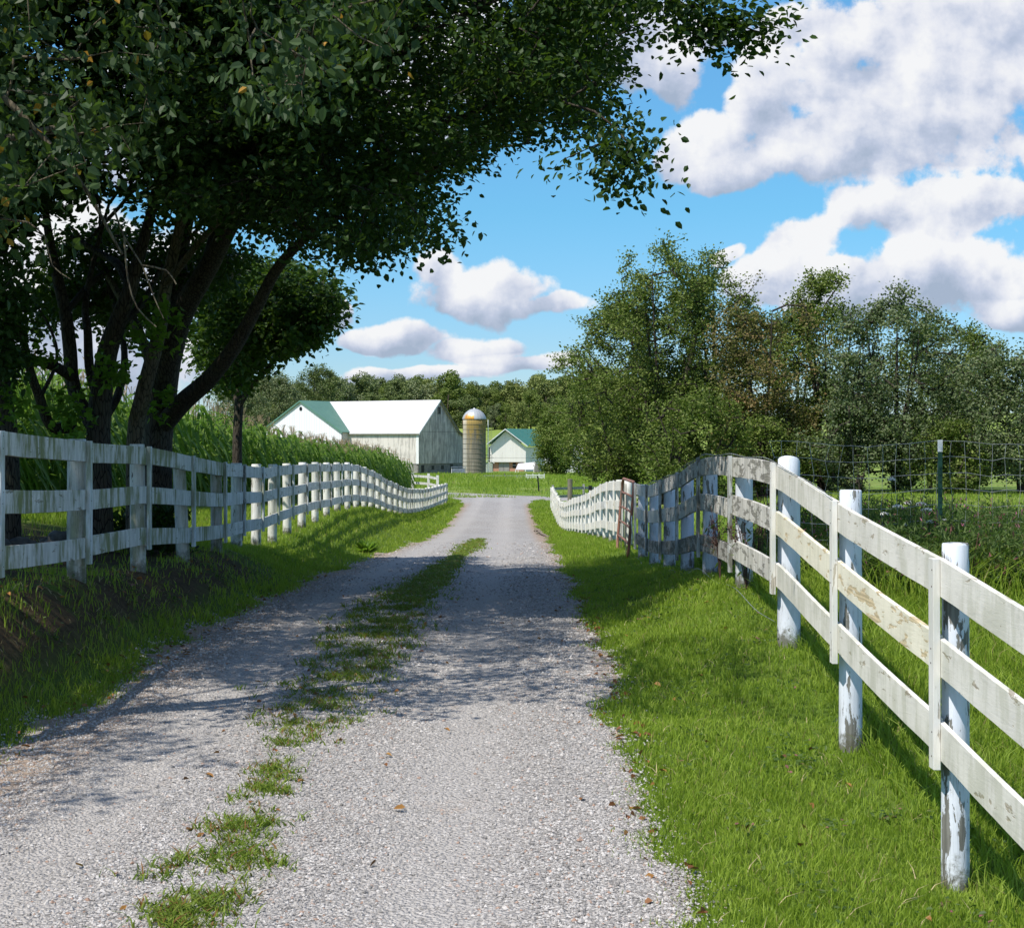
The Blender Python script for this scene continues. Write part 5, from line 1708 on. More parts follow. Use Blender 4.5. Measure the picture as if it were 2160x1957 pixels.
# ------------------------------------------------------------------ wood on the rise behind the barns
def wood():
    rs = np.random.RandomState(51)
    protos = []
    lab = {0: 'dark green tree in the wood on the rise behind the barns', 1: 'yellow-green tree in the wood on the rise behind the barns', 2: 'pale grey-green tree in the wood on the rise behind the barns',
           3: 'deep green tall tree in the wood on the rise behind the barns'}
    for k, mt in enumerate((M_LEAF_W1, M_LEAF_W2, M_LEAF_W3, M_LEAF_R)):
        H, Wm = 12.0, 4.6
        r2 = np.random.RandomState(60 + k)
        root = thing('wood_tree', (0, 0, 0), lab[k], 'tree', 'trees of the wooded rise, ' + ('dark', 'yellow-green', 'pale', 'deep green')[k])
        b = MB()
        b.tube([(0, 0, -0.5), (0.2, 0, 4), (0.1, 0.3, 8)], [0.3, 0.22, 0.1], 6)
        b.tube([(0.1, 0, 2.5), (1.5, 0.4, 5.5), (2.3, 0.6, 8)], [0.16, 0.1, 0.05], 5)
        b.tube([(0.1, 0, 3.0), (-1.4, -0.4, 6), (-2.0, -0.6, 8.5)], [0.16, 0.1, 0.05], 5)
        b.build('trunk', M_BARK, root, smooth=True)
        # crown of billowing clumps
        cl = []
        for j in range(30):
            a, h = r2.uniform(0, 6.28), r2.uniform(0.12, 0.93)
            rr = Wm * math.sin(math.pi * h ** 0.8) ** 0.6 * r2.uniform(0.35, 0.85)
            cl.append((rr * math.cos(a), rr * math.sin(a), h * H * r2.uniform(0.9, 1.08), r2.uniform(0.7, 1.7)))
        P, Dn = [], []
        for (x, y, z, r_) in cl:
            m_ = 170
            v = unit(r2.normal(0, 1, (m_, 3)))
            v[:, 2] = v[:, 2] * 0.8 + 0.1
            P.append(np.array([x, y, z]) + v * r_ * r2.uniform(0.75, 1.08, (m_, 1)))
            Dn.append(v)
        P, Dn = np.vstack(P), np.vstack(Dn)
        D = unit(r2.normal(0, 1, P.shape) + Dn * 0.3)
        V, Fc = leaf_geo(P, D, unit(Dn + r2.normal(0, 0.5, P.shape)), 0.45 * r2.uniform(0.7, 1.3, len(P)), 0.36, 'quad')
        obj('crown', V, Fc, mt, root)
        protos.append(root)
    used = [False] * 4
    # two bands: edge of the wood and the trees standing higher behind it
    spots = []
    for row, (d, x0, x1, st) in enumerate(((455, 640, 1330, 30), (480, 600, 1400, 30), (508, 560, 1450, 30), (540, 520, 1500, 34), (575, 500, 1560, 36))):
        x = x0
        while x < x1:
            spots.append((x + rs.normal(0, 6), d + rs.normal(0, 6), row))
            x += st * rs.uniform(0.8, 1.2)
    for (x, d, row) in spots:
        k = int(rs.choice(4, p=(0.38, 0.16, 0.14, 0.32)))
        o = protos[k] if not used[k] else copy_tree(protos[k])
        used[k] = True
        X = (x - 1080) * d / F
        o.location = (X, d, float(zg(X, d)) - 0.3)
        o.rotation_euler.z = rs.uniform(0, 6.28)
        s = rs.uniform(0.86, 1.32) if row else rs.uniform(0.55, 0.9)
        if x < 760 or x > 1250:
            s *= 0.92
        o.scale = (s * rs.uniform(0.9, 1.25), s * rs.uniform(0.9, 1.25), s)


wood()
# hedgerow trees far off on the right, seen under and between the row


# ------------------------------------------------------------------ maize
def corn():
    rs = np.random.RandomState(71)
    variants = []
    for v in range(5):
        Vs, Fs, n = [], [], 0
        H = 2.15
        st = MB().tube([(0, 0, 0), (0.02, 0.01, 1.0), (0.0, 0.02, H)], [0.014, 0.012, 0.007], 4, False)
        Vst = np.vstack(st.V)
        Vs.append(Vst)
        Fs.append(np.vstack(st.F[4]))
        n = len(Vst)
        a0 = rs.uniform(0, 3.14)
        for j in range(14):
            h = 0.25 + j * (H - 0.42) / 13
            a = a0 + (j % 2) * math.pi + rs.normal(0, 0.35)
            L = rs.uniform(0.65, 0.95) * (1 if j < 9 else 0.7)
            w = 0.11
            k = 6
            t = np.linspace(0, 1, k)
            rise = rs.uniform(0.30, 0.55)
            r_ = L * (t * 0.75)
            z = h + L * (rise * 2.2 * t - (rise + rs.uniform(0.7, 1.1)) * t * t * 1.15)
            ww = w * np.array([0.5, 0.95, 1.0, 0.8, 0.5, 0.05]) / 2
            dx, dy = math.cos(a), math.sin(a)
            fold = 0.25
            cx_, cy_ = r_ * dx, r_ * dy
            l = np.stack([cx_ - dy * ww, cy_ + dx * ww, z + fold * ww], -1)
            m = np.stack([cx_, cy_, z], -1)
            r = np.stack([cx_ + dy * ww, cy_ - dx * ww, z + fold * ww], -1)
            P = np.stack([l, m, r], 1).reshape(-1, 3)
            f = []
            for i in range(k - 1):
                f += [(n + 3 * i, n + 3 * i + 1, n + 3 * i + 4, n + 3 * i + 3), (n + 3 * i + 1, n + 3 * i + 2, n + 3 * i + 5, n + 3 * i + 4)]
            Vs.append(P)
            Fs.append(np.array(f))
            n += len(P)
        ta = MB()
        for j in range(5):
            a = rs.uniform(0, 6.28)
            s = rs.uniform(0.04, 0.12) if j else 0
            ta.tube([(0, 0.02, H - 0.05), (s * 0.5 * math.cos(a), 0.02 + s * 0.5 * math.sin(a), H + 0.08), (s * math.cos(a), 0.02 + s * math.sin(a), H + 0.14)], 0.0045, 3, False)
        variants.append((np.vstack(Vs), np.vstack(Fs), np.vstack(ta.V), np.vstack(ta.F[4])))
    # field edge: from near left to the far right corner
    pts = []
    edge = I([(12, -8.6), (28, -8.1), (60, -7.0), (100, -6.3)])
    for row in range(34):
        off = row * 0.72
        sp_ = 0.26 if row < 4 else (0.40 if row < 12 else 0.6)
        y = 16.0 + rs.uniform(0, 0.2)
        while y < 100 - row * 0.0:
            x = float(edge(y)) - off
            pxx = 1080 + F * x / y
            if pxx > -120:
                pts.append((x + rs.normal(0, 0.05), y + rs.normal(0, 0.05), row))
            y += sp_ * (1 + max(0, y - 50) / 90)
    pts = np.array(pts)
    gz = zg(pts[:, 0], pts[:, 1])
    Vc, Fc, Vt, Ft = [], [], [], []
    nc = nt_ = 0
    for k in range(len(pts)):
        v = variants[rs.randint(5)]
        a = rs.uniform(0, 6.28)
        s = rs.uniform(0.98, 1.22)
        if pts[k, 1] > 92:
            s *= 0.85
        c, s_ = math.cos(a), math.sin(a)
        R = np.array([[c, -s_, 0], [s_, c, 0], [rs.normal(0, 0.04), rs.normal(0, 0.04), 1]]) * s
        o = np.array([pts[k, 0], pts[k, 1], gz[k]])
        Vc.append(v[0] @ R.T + o)
        Fc.append(v[1] + nc)
        nc += len(v[0])
        Vt.append(v[2] @ R.T + o)
        Ft.append(v[3] + nt_)
        nt_ += len(v[2])
    root = obj('maize_crop', np.vstack(Vc), [np.vstack(Fc)], M_CORN, label='tall green maize crop filling the field behind the left fence', kind='stuff')
    obj('tassels', np.vstack(Vt), [np.vstack(Ft)], M_TASSEL, root, kind='stuff')
    return len(pts)


print('corn plants', corn())


# ------------------------------------------------------------------ grass
def blades(P, rs, h, w, bend=0.45, tri=False):
    """P (n,3) roots; h, w arrays"""
    n = len(P)
    a = rs.uniform(0, 2 * np.pi, n)
    S1 = np.stack([np.cos(a), np.sin(a), np.zeros(n)], -1)
    b = rs.uniform(0, 2 * np.pi, n)
    Bd = np.stack([np.cos(b), np.sin(b), np.zeros(n)], -1) * (bend * rs.uniform(0.2, 1.3, n))[:, None]
    h = np.broadcast_to(h, (n,))[:, None]
    w = np.broadcast_to(w, (n,))[:, None]
    up = np.array([0, 0, 1.0])
    if tri:
        V = np.stack([P - S1 * w / 2, P + S1 * w / 2, P + up * h + Bd * h], 1)
        return V.reshape(-1, 3), [np.arange(n)[:, None] * 3 + np.arange(3)[None]]
    mid = P + up * h * 0.6 + Bd * h * 0.35
    tip = P + up * h * 0.95 + Bd * h * 1.15
    V = np.stack([P - S1 * w / 2, P + S1 * w / 2, mid + S1 * w * 0.38, mid - S1 * w * 0.38, tip], 1)
    base = np.arange(n)[:, None] * 5
    return V.reshape(-1, 3), [base + np.array([0, 1, 2, 3]), base + np.array([3, 2, 4])]


def vnoise(x, y, s, seed=0.0):
    """cheap smooth noise"""
    x, y = x / s, y / s
    return (np.sin(x * 1.7 + 1.3 * np.sin(y * 1.1 + seed) + seed) + np.sin(y * 2.1 + 1.7 * np.sin(x * 0.9 - seed) + 2.3 * seed) + 0.6 * np.sin((x + y) * 3.7 + seed)) / 2.6


def scatter(x0, x1, y0, y1, dens, rs):
    n = int((x1 - x0) * (y1 - y0) * dens)
    return rs.uniform(x0, x1, n), rs.uniform(y0, y1, n)


def lawn():
    rs = np.random.RandomState(91)
    parts = []

    def zone(x0, x1, y0, y1, dens, h, w, keep=None, tri=False, tuft=0.35, bend=0.5):
        x, y = scatter(x0, x1, y0, y1, dens, rs)
        rl = ROAD_L(y) + edge_noise(y, 1.0)
        rr = ROAD_R(y) + edge_noise(y, 4.0)
        off = np.where(x < -1, rl - x, x - rr)          # distance outside the gravel
        off = np.where(y > 104, 1.0, off)
        j = rs.exponential(0.05, len(x))
        k = (off > -j * 0.9)
        # inside the view only
        xx = 1080 + F * x / np.maximum(y, 0.5)
        k &= (xx > -250) & (xx < 2420)
        lm = lane_mask(x, y)
        k &= ~lm
        if keep is not None:
            k &= keep(x, y, rs)
        x, y, off = x[k], y[k], off[k]
        t = vnoise(x, y, 0.35, 1.0) * 0.5 + vnoise(x, y, 0.09, 4.0) * 0.5
        hh = h * (1 + tuft * t) * rs.uniform(0.55, 1.35, len(x)) * np.clip(0.55 + off / 0.25, 0.55, 1.0)
        P = np.stack([x, y, zg(x, y) - 0.006], -1)
        parts.append(blades(P, rs, hh, w * rs.uniform(0.7, 1.3, len(x)), bend, tri))

    def dirt_keep(x, y, r):
        # thin grass on the bare bank and under the big trees
        inb = (x < -3.0) & (x > -7.4) & (y > 7) & (y < 22.5)
        p = np.where(inb, np.clip(0.02 + 0.16 * (vnoise(x, y, 0.5, 7.0) > 0.15) + np.clip((x + 3.28 + 0.12 * vnoise(x, y, 0.8, 3.0)) * 2.2, 0, 1), 0, 1), 1.0)
        return r.rand(len(x)) < p
    def clump(x, y, r):
        return r.rand(len(x)) < np.clip(0.35 + 0.8 * vnoise(x, y, 2.2, 9.0) + 0.3 * vnoise(x, y, 0.7, 2.0), 0.03, 1)
    # right verge
    zone(0.4, 4.0, 5.2, 9.0, 4600, 0.062, 0.0055)
    zone(0.5, 4.2, 9.0, 15.0, 2500, 0.062, 0.007)
    zone(0.5, 4.0, 15.0, 27, 1000, 0.068, 0.011)
    zone(0.7, 2.6, 27, 50, 420, 0.075, 0.020, tri=True)
    zone(0.8, 2.5, 50, 104, 130, 0.09, 0.045, tri=True)
    # beyond the right fence: longer, rougher grass
    zone(2.2, 6.0, 5.6, 16.4, 900, 0.16, 0.008, bend=0.7)
    zone(4.0, 9.0, 16.4, 30, 260, 0.14, 0.016, tri=True)
    zone(2.3, 20.0, 24, 62, 40, 0.10, 0.035, tri=True)
    # left verge
    zone(-5.5, -2.5, 7.5, 15.0, 2300, 0.085, 0.0075, keep=dirt_keep)
    zone(-5.5, -2.4, 15.0, 27, 1000, 0.085, 0.011, keep=dirt_keep)
    zone(-6.8, -2.2, 27, 50, 330, 0.08, 0.020, tri=True)
    zone(-6.3, -2.3, 50, 106, 100, 0.09, 0.045, tri=True)
    # strip between left fence and maize
    zone(-10.0, -5.5, 12.0, 30, 420, 0.13, 0.014, keep=dirt_keep, tri=True)
    # paddock beyond the lane
    zone(-24, 22, 103, 150, 34, 0.22, 0.05, tri=True, tuft=0.9, keep=clump)
    zone(-32, 30, 150, 262, 12, 0.32, 0.09, tri=True, tuft=0.9, keep=clump)
    Vs, F4, F3, n = [], [], [], 0
    for V, fs in parts:
        for f in fs:
            (F4 if f.shape[1] == 4 else F3).append(f + n)
        Vs.append(V)
        n += len(V)
    obj('grass', np.vstack(Vs), [np.vstack(F4), np.vstack(F3)], M_BLADE, label='bright green grass of the verges and paddocks on both sides of the drive', kind='stuff')
    print('grass verts', n)


lawn()


def drive_strip():
    """weeds along the middle of the drive"""
    rs = np.random.RandomState(95)
    cx = I([(5.5, -1.22), (6.7, -1.24), (8, -1.24), (9.8, -1.33), (13, -1.28), (16.7, -1.28), (26, -1.12), (40, -1.0), (60, -0.9)])
    hw = I([(5.5, 0.18), (6.7, 0.22), (8.3, 0.12), (9.2, 0.08), (10.2, 0.30), (13, 0.36), (16, 0.38), (20, 0.29), (26, 0.22), (32, 0.10), (38, 0.35), (44, 0.25), (60, 0.1)])
    amt = I([(5.5, 0.55), (6.7, 0.55), (8.2, 0.5), (8.6, 0.28), (9.4, 0.32), (10.2, 0.6), (12, 0.62), (14, 0.72), (17, 0.85), (24, 0.8), (30, 0.5), (36, 0.25), (41, 0.5), (46, 0.15), (60, 0.05)])
    V_, F4, F3, n = [], [], [], 0
    x, y, = rs.uniform(-1.0, 1.0, 2600), rs.uniform(5.3, 48, 2600) ** 1.0
    y = 5.3 + (rs.rand(9500) ** 1.5) * 43
    x = cx(y) + rs.normal(0, 0.55, 9500) * hw(y)
    k = rs.rand(9500) < amt(y) * np.clip(0.34 + 1.1 * (vnoise(x, y, 0.22, 3.0) + 0.2), 0.04, 1)
    x, y = x[k], y[k]
    for i in range(len(x)):
        m = rs.randint(5, 17)
        rr = rs.exponential(0.04, m)
        a = rs.uniform(0, 6.28, m)
        px_, py_ = x[i] + rr * np.cos(a), y[i] + rr * np.sin(a)
        P = np.stack([px_, py_, zg(px_, py_) + 0.006], -1)
        sc = 1.0 if y[i] < 14 else min(2.2, y[i] / 14)
        V, fs = blades(P, rs, rs.uniform(0.018, 0.062, m) * (1.15 if 12 < y[i] < 27 else 0.9), rs.uniform(0.005, 0.012, m) * sc, 1.5)
        F4.append(fs[0] + n)
        F3.append(fs[1] + n)
        V_.append(V)
        n += len(V)
    obj('drive_grass', np.vstack(V_), [np.vstack(F4), np.vstack(F3)], M_STRIP, label='broken strip of grass and weeds along the crown of the gravel drive', kind='stuff')


drive_strip()


def clover():
    rs = np.random.RandomState(131)
    C, n = [], 230
    y = 5.6 + rs.rand(n) ** 1.4 * 20
    x = np.where(rs.rand(n) < 0.7, rs.uniform(0.9, 3.6, n), rs.uniform(-3.7, -3.0, n))
    P = []
    for i in range(n):
        m = rs.randint(10, 40)
        r_ = rs.uniform(0.04, 0.16)
        a = rs.normal(0, r_, (m, 2))
        q = np.stack([x[i] + a[:, 0], y[i] + a[:, 1]], -1)
        P.append(np.stack([q[:, 0], q[:, 1], zg(q[:, 0], q[:, 1]) + rs.uniform(0.025, 0.06, m)], -1))
    P = np.vstack(P)
    V, Fc = leaf_geo(P, unit(rs.normal(0, 1, P.shape) * (1, 1, 0.35)), unit(rs.normal(0, 0.35, P.shape) + (0, 0, 1)), rs.uniform(0.018, 0.045, len(P)), rs.uniform(0.014, 0.028, len(P)), 'hex')
    obj('ground_cover', V, Fc, M_WEED, label='clover and small broad weeds growing among the verge grass', kind='stuff')
    m = 2600
    y = 5.6 + rs.rand(m) ** 1.3 * 20
    x = np.where(rs.rand(m) < 0.75, rs.uniform(0.75, 4.2, m), rs.uniform(-3.9, -2.95, m))
    P = np.stack([x, y, zg(x, y) + 0.004], -1)
    V, fs = blades(P, rs, rs.uniform(0.02, 0.07, m), 0.006, 2.2)
    obj('dry_grass', V, fs, simple('straw', (0.36, 0.30, 0.16), 0.8, 0.3), label='dead straw-coloured blades lying in the verge grass', kind='stuff')


clover()


def stones():
    rs = np.random.RandomState(97)
    oc = np.array([(1, 0, 0), (-1, 0, 0), (0, 1, 0), (0, -1, 0), (0, 0, 1), (0, 0, -1)], float)
    f8 = np.array([(0, 2, 4), (2, 1, 4), (1, 3, 4), (3, 0, 4), (2, 0, 5), (1, 2, 5), (3, 1, 5), (0, 3, 5)])
    X, Y, Sz = [], [], []
    for (y0, y1, dens, s0) in ((5.4, 8.0, 5600, 0.0062), (8.0, 12, 2600, 0.0068), (12, 17, 1000, 0.0092), (17, 24, 380, 0.011), (24, 32, 120, 0.013), (32, 44, 30, 0.016)):
        x, y = scatter(-3.1, 1.0, y0, y1, dens, rs)
        k = (x > ROAD_L(y) - 0.05 + edge_noise(y, 1.0) - rs.exponential(0.05, len(x))) & (x < ROAD_R(y) + edge_noise(y, 4.0) + rs.exponential(0.06, len(x)))
        xx = 1080 + F * x / y
        k &= (xx > -100)
        # fewer loose stones in the wheel tracks
        rut = np.exp(-((x + 2.0) / 0.30) ** 2) + np.exp(-((x + 0.30) / 0.34) ** 2)
        k &= rs.rand(len(x)) > rut * 0.82
        x, y = x[k], y[k]
        X.append(x)
        Y.append(y)
        Sz.append(s0 * np.minimum(rs.lognormal(0, 0.36, len(x)), 2.0))
    X, Y, Sz = map(np.concatenate, (X, Y, Sz))
    n = len(X)
    v = oc[None] * rs.uniform(0.65, 1.25, (n, 6, 1)) + rs.normal(0, 0.16, (n, 6, 3))
    v = v * np.array([1, 1, 0.7]) * Sz[:, None, None]
    a = rs.uniform(0, 6.28, n)
    c, s = np.cos(a)[:, None], np.sin(a)[:, None]
    vx = v[..., 0] * c - v[..., 1] * s
    vy = v[..., 0] * s + v[..., 1] * c
    z = zg(X, Y) + 0.012 - 0.02 * (np.exp(-((X + 2.0) / 0.32) ** 2) + np.exp(-((X + 0.35) / 0.36) ** 2)) + Sz * 0.18
    V = np.stack([vx + X[:, None], vy + Y[:, None], v[..., 2] + z[:, None]], -1).reshape(-1, 3)
    Fc = (np.arange(n)[:, None, None] * 6 + f8[None]).reshape(-1, 3)
    m, nt, out = material('loose_stone')
    g = N(nt, 'ShaderNodeNewGeometry', out=None)
    col = RAMP(nt, g.outputs['Random Per Island'], [(0.0, (0.18, 0.167, 0.152)), (0.3, (0.325, 0.303, 0.28)), (0.65, (0.45, 0.42, 0.39)), (0.93, (0.59, 0.555, 0.52)), (0.97, (0.38, 0.24, 0.17)), (1.0, (0.30, 0.18, 0.12))])
    nn = NOISE(nt, g.outputs['Position'], 160, 3, 0.6)
    bg_ = NOISE(nt, scaled(nt, g.outputs['Position'], (1.0, 0.3, 1.0)), 1.1, 6, 0.65)
    col = MIX(nt, M(nt, 'MULTIPLY', nn, 0.35), col, (0.24, 0.235, 0.23))
    col = MIX(nt, M(nt, 'MULTIPLY', STEP(nt, bg_, 0.42, 0.66), 0.35), col, (0.24, 0.215, 0.19))
    finish(nt, out, col, 0.85, None, spec=0.25)
    obj('gravel_stones', V, [Fc], m, label='loose grey and white crushed stone on the drive', kind='stuff')
    print('stones', n)


stones()


def litter():
    rs = np.random.RandomState(99)
    P = []
    for (n, fx_, y0, y1, sx) in ((150, lambda y: ROAD_R(y) + 0.02, 6, 24, 0.09), (130, lambda y: ROAD_L(y) + 0.03, 9, 24, 0.10), (70, lambda y: -1.3 + 0 * y, 6, 18, 0.25), (70, lambda y: 1.4 + 0 * y, 6, 20, 0.5),
                             (120, lambda y: -3.6 + 0 * y, 10, 22, 0.4), (40, lambda y: -1.0 + 0 * y, 7, 24, 1.1)):
        y = rs.uniform(y0, y1, n)
        x = fx_(y) + rs.normal(0, 1, n) * sx
        P.append(np.stack([x, y, zg(x, y) + np.where((x > ROAD_L(y)) & (x < ROAD_R(y)), 0.022, 0.035)], -1))
    P = np.vstack(P)
    n = len(P)
    D = unit(rs.normal(0, 1, (n, 3)) * np.array([1, 1, 0.25]))
    Nn = unit(rs.normal(0, 0.35, (n, 3)) + np.array([0, 0, 1.0]))
    V, Fc = leaf_geo(P, D, Nn, rs.uniform(0.025, 0.065, n), rs.uniform(0.02, 0.045, n), 'hex', 0.5, 0.3)
    obj('fallen_leaves', V, Fc, M_LITTER, label='brown and orange fallen leaves along the edges of the drive', kind='stuff')


litter()


# ------------------------------------------------------------------ rough growth behind the wire fence
def weeds():
    rs = np.random.RandomState(103)
    Vs, F4, F3, n = [], [], [], 0
    # stalks with small leaves, thick from the wire back into the field
    N_ = 6500
    y = rs.uniform(15.2, 21.5, N_)
    x = rs.uniform(2.5, 9.0, N_)
    k = (1080 + F * x / y < 2300) & ((y > 16.2) | (x > 3.2))
    x, y = x[k], y[k]
    H = rs.uniform(0.42, 0.88, len(x)) * (0.85 + 0.25 * vnoise(x, y, 0.6, 2.0))
    H *= np.clip((x - 2.2) / 1.4, 0.45, 1.0)
    P, D, Nn, L, Wd = [], [], [], [], []
    st = []
    for i in range(len(x)):
        z0 = float(zg(x[i], y[i]))
        lx, ly = rs.normal(0, 0.10, 2)
        m = int(10 + H[i] * 22)
        t = rs.uniform(0.1, 1, m)
        P.append(np.stack([x[i] + lx * t, y[i] + ly * t, z0 + H[i] * t], -1))
        D.append(unit(rs.normal(0, 1, (m, 3)) + np.array([0, 0, 0.6])))
        L.append(rs.uniform(0.06, 0.15, m) * (1.2 - 0.6 * t))
        st.append((x[i], y[i], z0, lx, ly, H[i]))
    P, D, L = np.vstack(P), np.vstack(D), np.concatenate(L)
    V, Fc = leaf_geo(P, D, unit(rs.normal(0, 1, P.shape) + (0, 0, 1)), L, L * 0.26, 'quad')
    root = obj('undergrowth', V, Fc, M_WEED, label='tangle of tall weeds and grasses behind the woven wire fence', kind='stuff')
    stm = MB()
    for (a, b, z0, lx, ly, h) in st[::2]:
        stm.tube([(a, b, z0), (a + lx * 0.5, b + ly * 0.5, z0 + h * 0.5), (a + lx, b + ly, z0 + h)], 0.003, 3, False)
    stm.build('stalks', M_WEED, root, kind='stuff')
    # long arching grass
    m = 24000
    y = rs.uniform(14.8, 22, m)
    x = rs.uniform(2.3, 9.5, m)
    Pn = np.stack([x, y, zg(x, y)], -1)
    V, fs = blades(Pn, rs, rs.uniform(0.2, 0.62, m) * np.clip((x - 1.6) / 1.6, 0.4, 1), 0.009, 0.8)
    obj('tall_grass', V, fs, M_BLADE, root, kind='stuff')
    # small pinkish seed heads
    m = 700
    y = rs.uniform(15.6, 19.5, m)
    x = 3.0 + rs.uniform(0, 4.2, m)
    kk = vnoise(x, y, 0.5, 5.0) > 0.0
    x, y = x[kk], y[kk]
    Pn = np.stack([x, y, zg(x, y) + rs.uniform(0.40, 0.80, len(x))], -1)
    V, Fc = leaf_geo(Pn, unit(rs.normal(0, 0.4, Pn.shape) + (0, 0, 1)), unit(rs.normal(0, 1, Pn.shape)), 0.05, 0.016, 'quad')
    obj('pink_seed_heads', V, Fc, M_PINK, root, kind='stuff')


weeds()


def queen_lace(x, y, h, s, label, k):
    rs = np.random.RandomState(200 + k)
    z0 = float(zg(x, y))
    r = thing('wildflower', (x, y, z0), label, 'flower', 'white umbel wildflowers behind the wire fence')
    MB().tube([(x, y, z0), (x + 0.02, y, z0 + h * 0.5), (x + 0.03, y, z0 + h)], 0.003, 5).build('stem', M_WEED, r)
    n = 110
    a = rs.uniform(0, 6.28, n)
    q = np.sqrt(rs.rand(n)) * s
    P = np.stack([x + 0.03 + q * np.cos(a), y + q * np.sin(a), z0 + h + 0.012 - 0.02 * (q / s) ** 2 + rs.normal(0, 0.004, n)], -1)
    V, Fc = leaf_geo(P, unit(rs.normal(0, 1, (n, 3)) * (1, 1, 0.4)), unit(rs.normal(0, 0.4, (n, 3)) + (0, 0, 1)), 0.016, 0.014, 'quad')
    obj('flower_head', V, Fc, M_FLOWER, r)


FL = [(1887, 1068, 16.9, 0.055, 'white lacy flower beside the steel post, highest of the cluster'), (1910, 1060, 17.6, 0.045, 'flat white flower just above the cluster by the steel post'),
      (1937, 1062, 17.2, 0.050, 'white lacy flower whose head nearly touches the steel post'), (1948, 1075, 16.8, 0.055, 'broad white flower right of the highest one, under its neighbour'),
      (1875, 1011, 18.2, 0.045, 'small tall white flower reaching furthest up the wire mesh'), (1860, 1083, 17.0, 0.040, 'small white flower low beside the second near post top'),
      (1908, 1106, 16.9, 0.042, 'white flower low in the pinkish weeds, left one'), (1952, 1100, 16.9, 0.042, 'white flower low in the pinkish weeds, next to the steel post'),
      (1987, 1098, 17.1, 0.030, 'tiny white flower just right of the steel post foot')]
for k, (a, b, d, s, lb) in enumerate(FL):
    p = px(a, b, d)
    queen_lace(p[0], p[1], max(0.3, p[2] - float(zg(p[0], p[1]))), s, lb, k)


def dock(x, y, h, label, k, spread=0.25, nst=5, mat=None):
    """branching dried weed with seed heads"""
    rs = np.random.RandomState(300 + k)
    z0 = float(zg(x, y))
    r = thing('weed_plant', (x, y, z0), label, 'weed')
    st, P, D = MB(), [], []
    for s in range(nst):
        a = rs.uniform(0, 6.28)
        q = rs.uniform(0.3, 1) * spread
        hh = h * rs.uniform(0.65, 1)
        tip = np.array([x + q * math.cos(a), y + q * math.sin(a), z0 + hh])
        st.tube([(x, y, z0 - 0.03), (x + q * 0.35 * math.cos(a), y + q * 0.35 * math.sin(a), z0 + hh * 0.55), tip], [0.005, 0.004, 0.002], 4)
        for j in range(5):
            t = rs.uniform(0.45, 0.95)
            b = np.array([x + q * t * math.cos(a), y + q * t * math.sin(a), z0 + hh * t])
            e = b + np.array([rs.normal(0, 0.06), rs.normal(0, 0.06), rs.uniform(0.04, 0.12)])
            st.tube([b, e], 0.0018, 3)
            for _ in range(9):
                f = rs.rand()
                P.append(b * (1 - f) + e * f)
                D.append(rs.normal(0, 1, 3) + (0, 0, 0.8))
    st.build('stems', M_SEED, r)
    P, D = np.array(P), np.array(D)
    V, Fc = leaf_geo(P, D, unit(rs.normal(0, 1, P.shape)), 0.022, 0.012, 'quad')
    obj('seed_heads', V, Fc, M_SEED, r)
    m = 26
    t = rs.uniform(0.05, 0.7, m)
    P = np.stack([x + rs.normal(0, spread * 0.4, m), y + rs.normal(0, spread * 0.4, m), z0 + h * t], -1)
    V, Fc = leaf_geo(P, unit(rs.normal(0, 1, P.shape)), unit(rs.normal(0, 0.5, P.shape) + (0, 0, 1)), 0.08, 0.025, 'hex')
    obj('leaves', V, Fc, mat or M_WEED, r)


dock(px(1520, 0, 16.2)[0], 16.2, 0.85, 'dried weed with dark seed heads poking between the grey boards of the crest', 1, 0.22, 7)
dock(px(1575, 0, 15.0)[0] - 0.0, 15.0, 0.75, 'reddish dried weed just left of the thick slanted-top post', 2, 0.25, 8)
dock(px(1600, 0, 16.4)[0], 16.4, 0.95, 'bushy dark weed inside the wire corner behind the thick post', 3, 0.30, 9)
dock(px(1625, 0, 17.6)[0], 17.6, 1.15, 'tall leafy weed at the left end of the wire mesh', 4, 0.25, 6)


def leafy_tuft(x, y, h, label, k, mat, n=60, s=0.16, L=0.14, name='weed_plant'):
    rs = np.random.RandomState(400 + k)
    z0 = float(zg(x, y))
    a = rs.uniform(0, 6.28, n)
    D = np.stack([np.cos(a), np.sin(a), rs.uniform(0.3, 1.8, n)], -1)
    P = np.stack([x + rs.normal(0, s * 0.3, n), y + rs.normal(0, s * 0.3, n), z0 + rs.uniform(0, h, n)], -1)
    V, Fc = leaf_geo(P, D, unit(rs.normal(0, 0.3, (n, 3)) + (0, 0, 1)), L, L * 0.32, 'hex')
    o = obj(name, V, Fc, mat, org=(x, y, z0))
    tag(o, label, 'weed')


leafy_tuft(px(772, 0, 33)[0], 33, 0.06, 'pale broad-leaved weed alone on the sunlit left verge', 1, M_LEAF_S, 70, 0.10, 0.30)
leafy_tuft(px(340, 0, 19.6)[0], 19.6, 0.55, 'dark ivy-like weed behind the third rail at the foot of the forked trunk', 2, M_LEAF, 320, 0.5, 0.16)
leafy_tuft(px(250, 0, 19.8)[0], 19.8, 0.4, 'dark low weed behind the fence between the slim and multi-stemmed trees', 3, M_LEAF, 260, 0.5, 0.16)


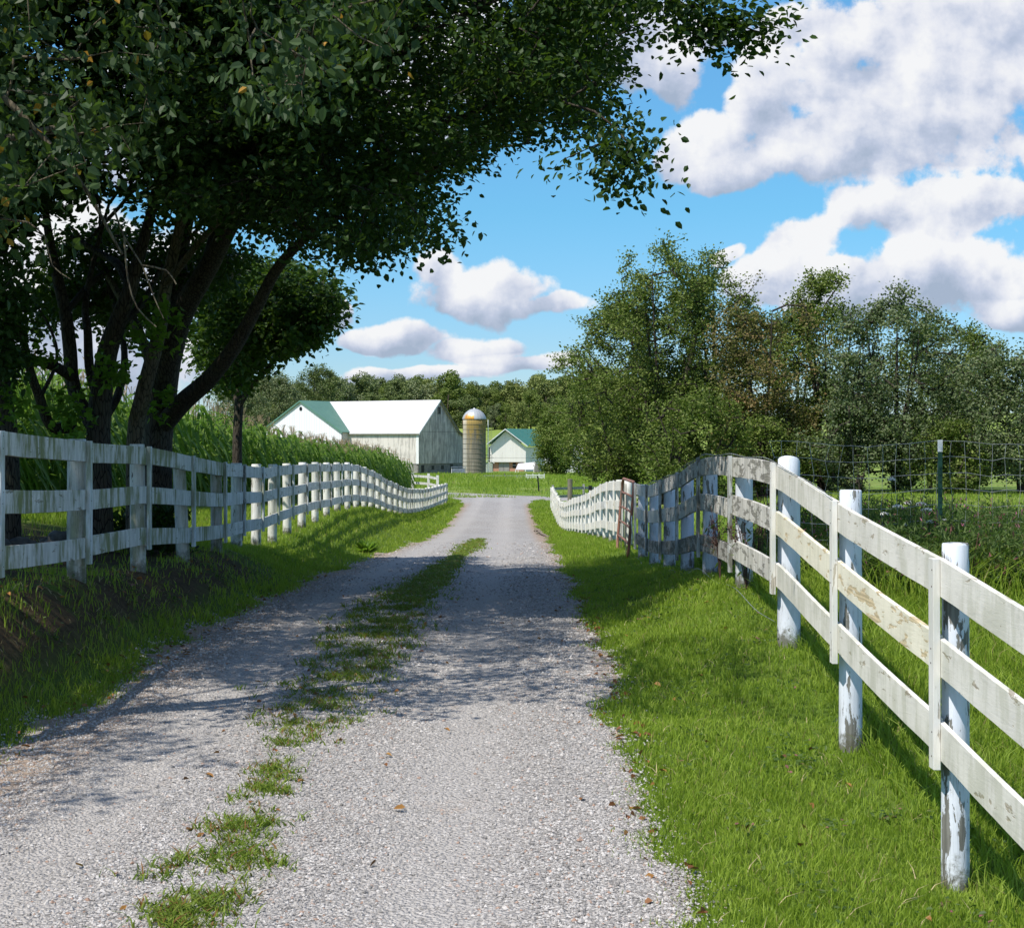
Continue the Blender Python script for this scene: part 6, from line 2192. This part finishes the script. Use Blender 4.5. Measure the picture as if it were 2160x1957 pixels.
# stones heaped behind the left fence
def rock(x, y, s, label, k):
    rs = np.random.RandomState(500 + k)
    z0 = float(zg(x, y))
    m, n = 9, 12
    V = []
    for i in range(m + 1):
        p = math.pi * i / m
        for j in range(n):
            a = 2 * math.pi * j / n
            v = Vector((math.sin(p) * math.cos(a), math.sin(p) * math.sin(a), math.cos(p) * 0.72))
            r = s * (1 + 0.45 * mnoise.noise(v * 1.4 + Vector((k * 3.1, 0, 0))) + 0.12 * mnoise.noise(v * 4 + Vector((k, 5, 0))))
            V.append(np.array(v * r) + (x, y, z0 + s * 0.35))
    i = np.arange(m)[:, None] * n
    a = np.arange(n)[None]
    q = np.stack([i + a, i + n + a, i + n + (a + 1) % n, i + (a + 1) % n], -1).reshape(-1, 4)
    o = obj('field_stone', np.array(V), [q], M_STONE, org=(x, y, z0), smooth=True)
    tag(o, label, 'stone', 'field stones behind the left fence')


for k, (a, d, s, lb) in enumerate(((52, 17.4, 0.17, 'largest dark field stone, rounded, behind the fence near the left edge'), (5, 17.2, 0.12, 'small dark field stone at the very left edge of the photo'),
                                   (82, 17.9, 0.09, 'little stone right of the largest dark stone'), (130, 18.4, 0.22, 'big dark stone half behind the second post from the left'),
                                   (28, 18.3, 0.08, 'pebble-sized stone between the edge stone and the largest stone'), (100, 18.6, 0.10, 'stone in the gap between the largest stone and the post'))):
    rock(px(a, 0, d)[0], d, s, lb, k)

# fallen stick on the right verge
sx0, sy0 = px(1130, 0, 52)[0], 52.0
st = MB()
p0, p1 = np.array([px(1128, 0, 56)[0], 56.0]), np.array([px(1158, 0, 50)[0], 50.0])
for k, (o_, r_) in enumerate(((0, 0.045), (0.18, 0.03), (-0.15, 0.022))):
    st.tube([(p0[0] + (p1[0] - p0[0]) * t + o_ * t + 0.05 * math.sin(t * 9 + k), p0[1] + (p1[1] - p0[1]) * t, float(zg(p0[0] + (p1[0] - p0[0]) * t, p0[1] + (p1[1] - p0[1]) * t)) + 0.07 + 0.05 * math.sin(t * 5 + k)) for t in np.linspace(0, 1 - 0.2 * k, 6)], [r_, r_, r_ * 0.9, r_ * 0.8, r_ * 0.6, r_ * 0.4], 6)
so_ = st.build('fallen_branch', M_DEADWOOD, org=(p0[0], p0[1], float(zg(p0[0], p0[1]))))
tag(so_, 'dead grey branch lying on the right verge before the fence dip', 'branch')
